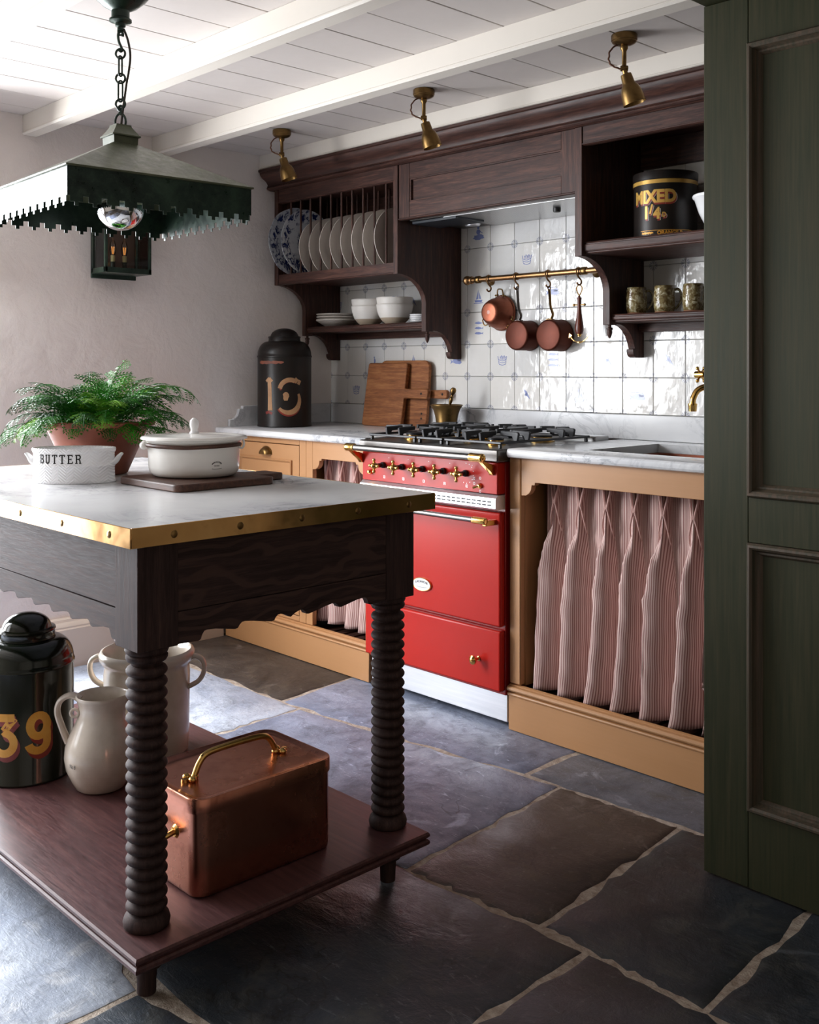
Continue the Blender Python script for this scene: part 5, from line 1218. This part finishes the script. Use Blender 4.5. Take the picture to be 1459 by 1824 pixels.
# stack of plates, bowls, little plates on the lower shelf
zs = 1.3963
bp = plate_mesh(.100, .030, 0, .55); o = tag(build('shallow_bowl', bp, PLATEW), 'shallow white bowl under the stack of plates on the oak shelf', 'bowl'); o.location = (-3.775, 3.14, zs + .0006)
sp = MB().lathe([(0, .003), (.062, .003), (.094, .011), (.099, .0125), (.0995, .0105), (.094, .006), (.06, .0), (0, .0)], 44)
for i, l in enumerate(('lowest of the three flat white plates stacked on the shallow bowl', 'middle one of the three flat white plates stacked on the shallow bowl', 'top one of the three flat white plates stacked on the shallow bowl')):
    if i == 0: q0 = q = build('side_plate', sp, PLATEW)
    else: q = q0.copy(); COL.objects.link(q)
    tag(q, l, 'plate', 'flat plates stacked on the oak shelf'); q.location = (-3.775, 3.14, zs + .0225 + .0125 * i)
def bowl_thing(loc, label):
    t = thing('serving_bowl', label, 'bowl', loc, 0, 'white bowls on the oak shelf')
    h, r = .088, .083
    out = [(.040, .0), (.042, .002), (.056, .014), (.066, .027)]
    build('clay_foot', MB().lathe([(0, 0)] + out + [(.064, .028), (0, .006)], 40), BOWLB, t, local=True, angle=60)
    build('body', MB().lathe([(.0662, .0272), (.0735, .042), (.079, .060), (.0822, .078), (.083, .0865), (.0815, .088), (.079, .086), (.076, .07), (.066, .036), (.05, .018), (0, .011)], 40), BOWLW, t, local=True, angle=60)
    return t
b1 = bowl_thing((-3.545, 3.14, zs), 'lower bowl of the left pair of stacked white bowls on the oak shelf')
dup(b1, (-3.545, 3.14, zs + .030), label='upper bowl of the left pair of stacked white bowls on the oak shelf')
dup(b1, (-3.363, 3.13, zs), label='lower bowl of the right pair of stacked white bowls on the oak shelf')
dup(b1, (-3.363, 3.13, zs + .030), label='upper bowl of the right pair of stacked white bowls on the oak shelf')
sp = MB().lathe([(0, .003), (.03, .003), (.044, .0085), (.047, .0095), (.0472, .0078), (.044, .004), (.03, 0), (0, 0)], 36)
for i, l in enumerate(('lowest', 'second lowest', 'second highest', 'topmost')):
    if i == 0: q0 = q = build('small_plate', sp, CERAM)
    else: q = q0.copy(); COL.objects.link(q)
    tag(q, l + ' of four little white plates at the right end of the oak shelf', 'plate', 'little plates stacked on the oak shelf'); q.location = (-3.197 + .002 * (i % 2), 3.125, zs + .0004 + .0088 * i)

# ---------------------------------------------------------------- on the left worktop
WT = .9355
t = canister('tea_canister', 'tall black canister with worn gilt number 16 in the corner of the left worktop', (-3.802, 2.850, WT), TIN_B, .122, .317, .386, .072, .405, .447)
ang = atan2(-2.850, 3.802)
big = lambda mb: mb.map(lambda p: (p[0] * 1.14 + .004, (p[1] - .082) * 1.18 + .076, p[2]))
mb = MB()
ribbon(mb, [(-.062, .082), (-.063, .12), (-.064, .16), (-.066, .205)], .017, .0004, [1.25, 1, 1, .9]); ribbon(mb, [(-.066, .205), (-.080, .192)], .010, .0004); ribbon(mb, [(-.066, .205), (-.053, .192)], .010, .0004)
ribbon(mb, A_(.018, .158, .040, .040, 170, 62), .017, .0004); ribbon(mb, [(.036, .188), (.048, .202)], .016, .0004); ribbon(mb, [(.052, .180), (.060, .196)], .012, .0004)
ribbon(mb, A_(.012, .122, .046, .048, 28, -140), .018, .0004, [.5 + .6 * sin(pi * i / 14) for i in range(15)]); blob(mb, .002, .135, .012, .015, .0004, 12, .2, 5)
build('numeral', wrap_cyl(big(mb), .122, ang, .0008), GOLDW, t, local=True, smooth=False)
for pts, w in ((A_(.018, .158, .040, .040, 170, 62), .007), (A_(.012, .118, .047, .048, -20, -150), .010), ([(-.085, .078), (-.070, .082), (-.055, .076)], .010)):
    mb = MB(); ribbon(mb, pts, w, .0004)
    build('red_shading', wrap_cyl(big(mb.map(lambda p: (p[0] + .002, p[1] - .006, p[2]))), .122, ang, .0004), REDS, t, local=True, smooth=False)
mb = MB(); ribbon(mb, [(-.135 + .012 * i, .290 + .0015 * (i % 2)) for i in range(12)], .015, .0003, [.4, .9, 1, .8, 1, .9, .6, .9, 1, .6, .8, .3])
build('worn_band', wrap_cyl(mb, .122, ang, .0004), RUST, t, local=True, smooth=False)

def chop(name, label, w, h, th, x, y, lean, hx, hz, hl, hw, corner, hole):
    t = thing(name, label, 'chopping board', (x, y, WT + .0008)); t.rotation_euler = (-lean, 0, 0)
    P = rr(-w/2, w/2, 0, h, corner, 5)
    r_ = .006
    hd = [(w/2, hz - hw/2), (w/2 + .012, hz - hw/2 + .002), (w/2 + hl - .008, hz - hw/2), (w/2 + hl, hz - hw/2 + .008), (w/2 + hl, hz + hw/2 - .008), (w/2 + hl - .008, hz + hw/2), (w/2 + .012, hz + hw/2 - .002), (w/2, hz + hw/2)]
    n = 6; poly = P[3 * n:] + hd + P[:3 * n]
    build('board', MB().prism(poly, 'y', 0, th), BOARDW, t, local=True, bevel=.004, seg=2, angle=40)
    mb = MB().lathe([(0, 0), (.0055, 0), (.0055, .0012), (0, .0012)], 14, axis='-y')
    build('hole', mb.map(lambda p: (p[0] + w/2 + hole, p[1] + .0005, p[2] + hz)), DARKIN, t, local=True)
    return t
chop('chopping_board', 'pale worn chopping board with a side handle leaning in front of another', .262, .292, .023, -3.490, 3.158, R(9.0), .0, .153, .150, .046, .012, .11)
t = chop('chopping_board', 'darker round-cornered chopping board leaning behind the front board', .325, .300, .018, -3.405, 3.205, R(4.6), .0, .150, .118, .040, .035, .09)
for z in (.040, .062): build('hole', MB().lathe([(0, 0), (.005, 0), (.005, .0012), (0, .0012)], 12, (.13, .0005, z), axis='-y'), DARKIN, t, local=True)
t = thing('mortar', 'aged brass mortar with a flared rim beside the hob', 'mortar', (-3.037, 3.125, WT))
build('body', MB().lathe([(0, .0008), (.047, .0008), (.049, .004), (.047, .010), (.044, .014), (.045, .040), (.049, .065), (.056, .088), (.066, .104), (.069, .107), (.069, .110), (.066, .111), (.058, .098), (.044, .05), (.036, .02), (0, .014)], 40), BRASSA, t, local=True, angle=50)
t = thing('pestle', 'brass pestle with a ball end leaning in the mortar', 'pestle', (-3.048, 3.125, WT + .0215)); d = Vector((.30, 0.02, .95)).normalized(); q = Vector((0, 0, 1)).rotation_difference(d)
pr = [(0, -.003), (.009, 0), (.012, .008), (.010, .020), (.006, .035), (.0055, .095), (.0075, .110), (.0085, .118), (.006, .124), (.0085, .128), (.0055, .133), (.006, .139), (.0095, .144), (.0125, .152), (.0125, .160), (.008, .168), (0, .170)]
build('body', MB().lathe(pr, 20).map(lambda p: tuple(q @ Vector(p))), BRASSA, t, local=True)

# ---------------------------------------------------------------- rail with pans
RY, RZ, RR = 3.178, 1.5685, .0112
t = thing('pot_rail', 'bronze rail with ball end fixed across the tiles above the cooker', 'rail', (-2.6, WY, RZ))
build('tube', MB().lathe([(0, -2.952), (RR, -2.952), (RR, -2.225), (0, -2.225)], 24, (0, RY, RZ), axis='x'), BRONZE, t)
build('ball_end', MB().ball((-2.966, RY, RZ), .0195, 24, 14).lathe([(0, -2.949), (.015, -2.949), (.0165, -2.945), (.0165, -2.940), (.015, -2.936), (.0122, -2.934), (0, -2.934)], 24, (0, RY, RZ), axis='x'), BRONZE, t)
for x in (-2.905, -2.362):
    build('collar', MB().lathe([(0, x - .013), (.0135, x - .013), (.0155, x - .010), (.0155, x + .010), (.0135, x + .013), (0, x + .013)], 24, (0, RY, RZ), axis='x'), BRASSA, t)
    build('bracket', MB().lathe([(0, 0), (.021, 0), (.021, .003), (.016, .007), (.009, .012), (.0075, .020), (.0075, .082), (0, .082)], 22, (x, WY - .0012, RZ), axis='-y'), BRASSA, t)
HX = (-2.846, -2.699, -2.537, -2.388)
def hook_(x, label):
    t = thing('rail_hook', label, 'hook', (x, RY, RZ), 0, 'hooks on the pot rail')
    pts = [(0, -(RR + .0028) * cos(R(w)), (RR + .0028) * sin(R(w))) for w in range(-150, 91, 20)][::-1]
    pts = [(0, (RR + .0028) * cos(R(w)), (RR + .0028) * sin(R(w))) for w in range(-30, 211, 20)]
    lo = spline([(0, pts[-1][1], pts[-1][2]), (.004, -.008, -.022), (.010, .0, -.034), (.013, -.002, -.046), (.011, -.010, -.053), (.008, -.017, -.050), (.007, -.020, -.043)], 6)
    build('wire', MB().tube(pts + lo[1:], .0034, 8), BRONZE, t, local=True)
    build('loop_band', MB().lathe([(RR + .0006, -.007), (RR + .0036, -.007), (RR + .0036, .007), (RR + .0006, .007)], 24, axis='x', closed=True), BRONZE, t, local=True)
    return t
h0 = hook_(HX[0], 'bronze rail hook holding the copper colander')
for x, l in zip(HX[1:], ('bronze rail hook holding the iron-handled copper pan', 'bronze rail hook holding the brass-handled copper pan', 'bronze rail hook holding the anchor-shaped opener')): dup(h0, (x, RY, RZ), label=l)

def pan(name, label, x, z, r, dep, mat, hmat, hx, htop, kind):
    t = thing(name, label, 'pan', (x, WY - .003, z))
    y1 = WY - .006; y0 = y1 - dep
    pr = [(0, 0), (r - .008, 0), (r - .003, .0015), (r, .006), (r, dep - .002), (r + .0015, dep), (r - .002, dep), (r - .003, .008), (0, .004)]
    build('body', MB().lathe([(a, -b) for a, b in pr], 40, axis='-y').map(lambda p: (p[0] + x, p[1] * 1 + y0, p[2] + z)), mat, t, angle=50)
    ha = (x + .004, y1 - dep * .74, z + r * .985)
    pts = spline([(ha[0] - .012, ha[1], ha[2] - .001), (ha[0] - .001, ha[1] - .001, ha[2] + .005), (ha[0] + .007, ha[1] - .004, ha[2] + .022), (hx - .001, RY + .002, ha[2] + .05), (hx, RY - .004, htop - .03), (hx, RY - .008, htop)], 7)
    n = len(pts); wd = [.0088 - .0028 * min(1, i / (n * .35)) + .0016 * max(0, (i / n - .6)) for i in range(n)]
    mb = MB().tube(pts, wd, 10, flat=.5)
    mb.tube([(hx + .0062 * cos(R(w)), RY - .008, htop + .004 + .0075 * sin(R(w))) for w in range(0, 360, 30)], .0026, 8, closed=True)
    build('handle', mb, hmat, t)
    mb = MB().box(ha[0] - .022, ha[0] + .006, ha[1] - .010, ha[1] + .010, ha[2] - .003, ha[2] + .003)
    for dx in (-.017, -.002): mb.ball((ha[0] + dx, ha[1], ha[2] + .003), .0034, 10, 6)
    build('rivet_plate', mb, hmat, t, bevel=.001, seg=1)
    return t
pan('copper_saucepan', 'small copper saucepan with a dark iron handle, hanging base outwards on the rail', -2.694, 1.332, .0605, .082, PANC, IRONB, -2.686, 1.515, 0)
pan('copper_saucepan', 'small copper saucepan with a golden brass handle, hanging right of the iron-handled one', -2.533, 1.329, .0620, .082, PANC, BRASSA, -2.524, 1.508, 1)
# colander
x, z, r = -2.838, 1.430, .071; y1 = WY - .010
t = thing('copper_colander', 'round copper colander with brass handles and rosettes of holes, hanging on the rail', 'colander', (x, WY - .003, z))
pr = [(0, 0), (.034, 0), (.041, .002), (.046, .008), (.0555, .026), (.064, .048), (.069, .070), (.071, .078), (.0745, .080), (.0745, .083), (.070, .083), (.066, .070), (.05, .026), (.038, .008), (0, .004)]
y0 = y1 - .083
bd = build('body', MB().lathe([(a, -b) for a, b in pr], 44, axis='-y').map(lambda p: (p[0] + x, p[1] + y0, p[2] + z)), COPPERD, t, angle=50)
mb = MB()
for rad_, n in ((0, 1), (.0035, 6), (.0068, 11)):
    for k in range(n):
        a_ = 2 * pi * k / n; mb.lathe([(0, .0004), (.0013, .0004), (.0013, 0), (0, 0)], 8, (x + rad_ * cos(a_), y0 + .0001, z + rad_ * sin(a_)), axis='-y')
build('hole_rosette', mb, CERAM, bd)
mb = MB(); a0_ = R(95); nrm = Vector((cos(a0_) * .93, -.36, sin(a0_) * .93)).normalized(); cpt = Vector((x + .060 * cos(a0_), y0 + .037, z + .060 * sin(a0_))); e1 = nrm.orthogonal().normalized(); e2 = nrm.cross(e1)
for rad_, n in ((0, 1), (.0035, 6), (.0068, 11)):
    for k in range(n):
        a_ = 2 * pi * k / n; mb.ball(tuple(cpt + (e1 * cos(a_) + e2 * sin(a_)) * rad_ + nrm * .0003), .0013, 8, 4)
build('hole_rosette', mb, CERAM, bd)
for w, s in ((85, 1.0), (205, .8), (325, .8)):
    a_ = R(w); rad_ = .073; c = Vector((x + rad_ * cos(a_), y1 - .016, z + rad_ * sin(a_))); o_ = Vector((cos(a_), 0, sin(a_))); tn = Vector((-sin(a_), 0, cos(a_))); bk = Vector((0, -1, 0))
    pts = spline([tuple(c - tn * .016), tuple(c - tn * .015 + o_ * .012 + bk * .003), tuple(c - tn * .010 + o_ * .024 * s + bk * .005), tuple(c + tn * .010 + o_ * .024 * s + bk * .005), tuple(c + tn * .015 + o_ * .012 + bk * .003), tuple(c + tn * .016)], 6)
    mb = MB().tube(pts, .0028, 8)
    for q_ in (-1, 1):
        mb.ball(tuple(c + tn * .016 * q_), .0052, 10, 6); mb.ball(tuple(c + tn * .026 * q_ - o_ * .002), .0042, 10, 6)
    build('loop_handle', mb, BRASSA, t)
# anchor-shaped opener
x, y = HX[3] + .010, RY - .010; zb = 1.500
t = thing('bottle_opener', 'anchor-shaped opener with a turned wooden handle at the right end of the rail', 'bottle opener', (x, y, 1.30))
mb = MB().tube(spline([(x, y, zb - .026), (x + .011, y, zb - .008), (x + .0125, y, zb + .006), (x + .004, y, zb + .0145), (x - .004, y, zb + .0145), (x - .0125, y, zb + .006), (x - .011, y, zb - .008), (x, y, zb - .026)], 5), .0026, 8, flat=.8)
build('opener_loop', mb, BRASS, t)
build('handle', MB().lathe([(0, zb - .026), (.004, zb - .026), (.005, zb - .031), (.009, zb - .032), (.009, zb - .036), (.0078, zb - .042), (.0075, zb - .070), (.0085, zb - .085), (.013, zb - .120), (.0165, zb - .143), (.0160, zb - .158), (.012, zb - .170), (0, zb - .170)], 22, (x, y, 0)), HANDW, t)
mb = MB().lathe([(0, -.029), (.003, -.029), (.0052, -.027), (.0052, -.022), (.0026, -.020), (.0026, .020), (.0052, .022), (.0052, .027), (.003, .029), (0, .029)], 14, axis='x').map(lambda p: (p[0] + x, p[1] + y, p[2] + zb - .060)); build('crossbar', mb, BRASSA, t)
za = zb - .170
mb = MB().lathe([(0, za), (.0085, za), (.009, za - .004), (.006, za - .007), (.006, za - .011), (0, za - .011)], 16, (x, y, 0)); wd = []
pts = spline([(x - .044, y, za - .002), (x - .034, y, za - .018), (x - .016, y, za - .029), (x, y, za - .032), (x + .016, y, za - .029), (x + .034, y, za - .018), (x + .044, y, za - .002)], 6); n = len(pts)
mb.tube(pts, [.0016 + .0055 * math.exp(-((i / (n - 1) - .5) / .14) ** 2) + .0016 * sin(pi * i / (n - 1)) for i in range(n)], 10, flat=.5)
for s in (-1, 1): mb.prism([(x + s * .046, za + .003), (x + s * .049, za - .014), (x + s * .034, za - .006)], 'y', y - .001, y + .001)
build('anchor_arms', mb, BRASS, t)

# ---------------------------------------------------------------- in the open cabinet on the right
US = 1.6343
t = thing('lettered_tin', 'black round tin lettered MIXED in gold on the upper oak shelf', 'tin', (-1.945, 3.075, US)); Rr = .106; H_ = .226
build('body', MB().lathe([(0, .0006), (Rr - .003, .0006), (Rr, .003), (Rr, H_ - .030), (Rr + .0015, H_ - .029), (Rr + .0015, H_ - .026), (0, H_ - .026)], 52), TIN_B, t, local=True, angle=50)
build('lid', MB().lathe([(0, H_ - .0255), (Rr + .0025, H_ - .0255), (Rr + .0030, H_ - .003), (Rr + .0015, H_), (Rr - .004, H_ - .001), (Rr - .008, H_ - .004), (0, H_ - .004)], 52), TIN_B, t, local=True, angle=50)
fa = atan2(-3.075, 1.945)
def band(z0, z1, mat, name, off=.0006): build(name, MB().lathe([(Rr + off, z0), (Rr + off + .0004, z0), (Rr + off + .0004, z1), (Rr + off, z1)], 52, closed=True), mat, t, local=True)
band(H_ - .043, H_ - .030, GOLDM, 'gilt_band', .0016)
for dx, dz, mt, of in ((.004, -.005, SILV, .0003), (.002, -.006, REDS, .0005), (0, 0, GOLDM, .0009)):
    build('lettering', wrap_cyl(text_mb('MIXED', .058, .0026, .0003, cut=.006, spacing=1.0).map(lambda p: (p[0] * .9 - .042 + dx, p[1] + .120 + dz, p[2])), Rr, fa, of), mt, t, local=True, smooth=False)
    mb = text_mb('1', .056, .0026, .0003, cut=.006).map(lambda p: (p[0] * .9 - .066 + dx, p[1] + .068 + dz, p[2]))
    m2 = text_mb('/', .040, .0018, .0003).map(lambda p: (p[0] - .048 + dx, p[1] + .084 + dz, p[2])); mb.add(m2.v, m2.f)
    m2 = text_mb('4', .050, .0024, .0003, cut=.006).map(lambda p: (p[0] * .9 - .028 + dx, p[1] + .066 + dz, p[2])); mb.add(m2.v, m2.f)
    m2 = text_mb('D', .022, .0008, .0003).map(lambda p: (p[0] * .8 - .004 + dx, p[1] + .070 + dz, p[2])); mb.add(m2.v, m2.f)
    build('lettering', wrap_cyl(mb, Rr, fa, of), mt, t, local=True, smooth=False)
build('lettering', wrap_cyl(text_mb('ORANGE P', .017, .0008, .0003, cut=.008).map(lambda p: (p[0] + .015, p[1] + .012, p[2])), Rr, fa, .0006), GOLD, t, local=True, smooth=False)
mb = MB(); ribbon(mb, [(-.085 + .0045 * i, .017 + .002 * (i % 2)) for i in range(11)], .008, .0003, [.5, 1, .7, 1, .9, .5, 1, .8, 1, .7, .4]); ribbon(mb, [(-.09 + .006 * i, .026) for i in range(32)], .0016, .0003)
build('gilt_border', wrap_cyl(mb, Rr, fa, .0006), GOLD, t, local=True, smooth=False)
tag(build('mixing_bowl', MB().lathe([(0, .0006), (.040, .0006), (.043, .003), (.060, .030), (.082, .075), (.096, .118), (.101, .122), (.103, .127), (.101, .132), (.096, .133), (.090, .118), (.055, .03), (0, .012)], 44).map(lambda p: (p[0] - 1.722, p[1] + 3.075, p[2] + US)), CERAM, None, angle=50), 'white mixing bowl on the upper oak shelf beside the lettered tin', 'bowl')
LS = 1.3918
def mug(loc, label):
    t = thing('stoneware_mug', label, 'mug', loc, VR - R(12), 'mottled mugs on the lower oak shelf')
    build('body', MB().lathe([(0, .004), (.0315, .004), (.0335, .006), (.0365, .022), (.0375, .045), (.0365, .068), (.0345, .082), (.0352, .085), (.0345, .088), (.0340, .094), (.0325, .0955), (.031, .093), (.033, .05), (.03, .012), (0, .009)], 32), MUG, t, local=True, angle=60)
    build('foot', MB().lathe([(0, .0005), (.0325, .0005), (.0335, .003), (.0325, .0062), (0, .0062)], 32), MUGF, t, local=True)
    hp = spline([(.031, 0, .078), (.042, 0, .084), (.052, 0, .078), (.057, 0, .062), (.055, 0, .042), (.047, 0, .026), (.036, 0, .014)], 6)
    build('handle', MB().tube(hp, .0058, 10, flat=.7), MUG, t, local=True)
    return t
m0 = mug((-2.098, 3.130, LS), 'mottled brown stoneware mug nearest the left end of the lower oak shelf')
dup(m0, (-1.982, 3.128, LS), label='mottled brown stoneware mug in the middle of the three on the lower shelf')
dup(m0, (-1.868, 3.128, LS), label='mottled brown stoneware mug half hidden by the green door edge')

# wall tap over the sink
t = thing('wall_tap', 'brass tap with cross handle and swan-neck spout on the tiles over the sink', 'tap', (-1.70, WY, 1.10))
build('spout', MB().tube(spline([(-1.66, 3.205, 1.115), (-1.70, 3.18, 1.118), (-1.755, 3.150, 1.130), (-1.800, 3.115, 1.139), (-1.828, 3.092, 1.128), (-1.840, 3.080, 1.100), (-1.842, 3.078, 1.078)], 8), .0105, 14), BRASS, t)
build('nozzle', MB().lathe([(0, 1.082), (.0145, 1.082), (.0155, 1.078), (.0145, 1.074), (.0135, 1.056), (.0115, 1.055), (0, 1.057)], 20, (-1.842, 3.078, 0)), BRASS, t)
yy, zz = 3.195, 1.178
build('valve', MB().lathe([(0, -1.865), (.008, -1.865), (.010, -1.855), (.015, -1.850), (.016, -1.80), (.020, -1.795), (.020, -1.640), (0, -1.640)], 22, (0, yy, zz), axis='x'), BRASS, t)
mb = MB().lathe([(0, -1.900), (.012, -1.900), (.0135, -1.890), (.0135, -1.866), (0, -1.866)], 20, (0, yy, zz), axis='x')
for k in range(4):
    a_ = R(45 + 90 * k); mb.tube([(-1.880, yy + .011 * cos(a_), zz + .011 * sin(a_)), (-1.880, yy + .028 * cos(a_), zz + .028 * sin(a_))], .0036, 10); mb.ball((-1.880, yy + .031 * cos(a_), zz + .031 * sin(a_)), .0062, 12, 8)
c = build('cross_handle', mb, BRASS, t)
build('ceramic_button', MB().lathe([(0, -1.905), (.008, -1.9045), (.0108, -1.9005), (0, -1.9005)], 20, (0, yy, zz), axis='x'), CERAM, c)
build('body', MB().lathe([(0, 1.095), (.018, 1.095), (.022, 1.105), (.022, 1.195), (.016, 1.205), (0, 1.205)], 22, (-1.650, 3.205, 0)).lathe([(0, 0), (.028, 0), (.028, .004), (.016, .010), (.016, .055), (0, .055)], 22, (-1.650, WY - .0015, 1.15), axis='-y'), BRASS, t)
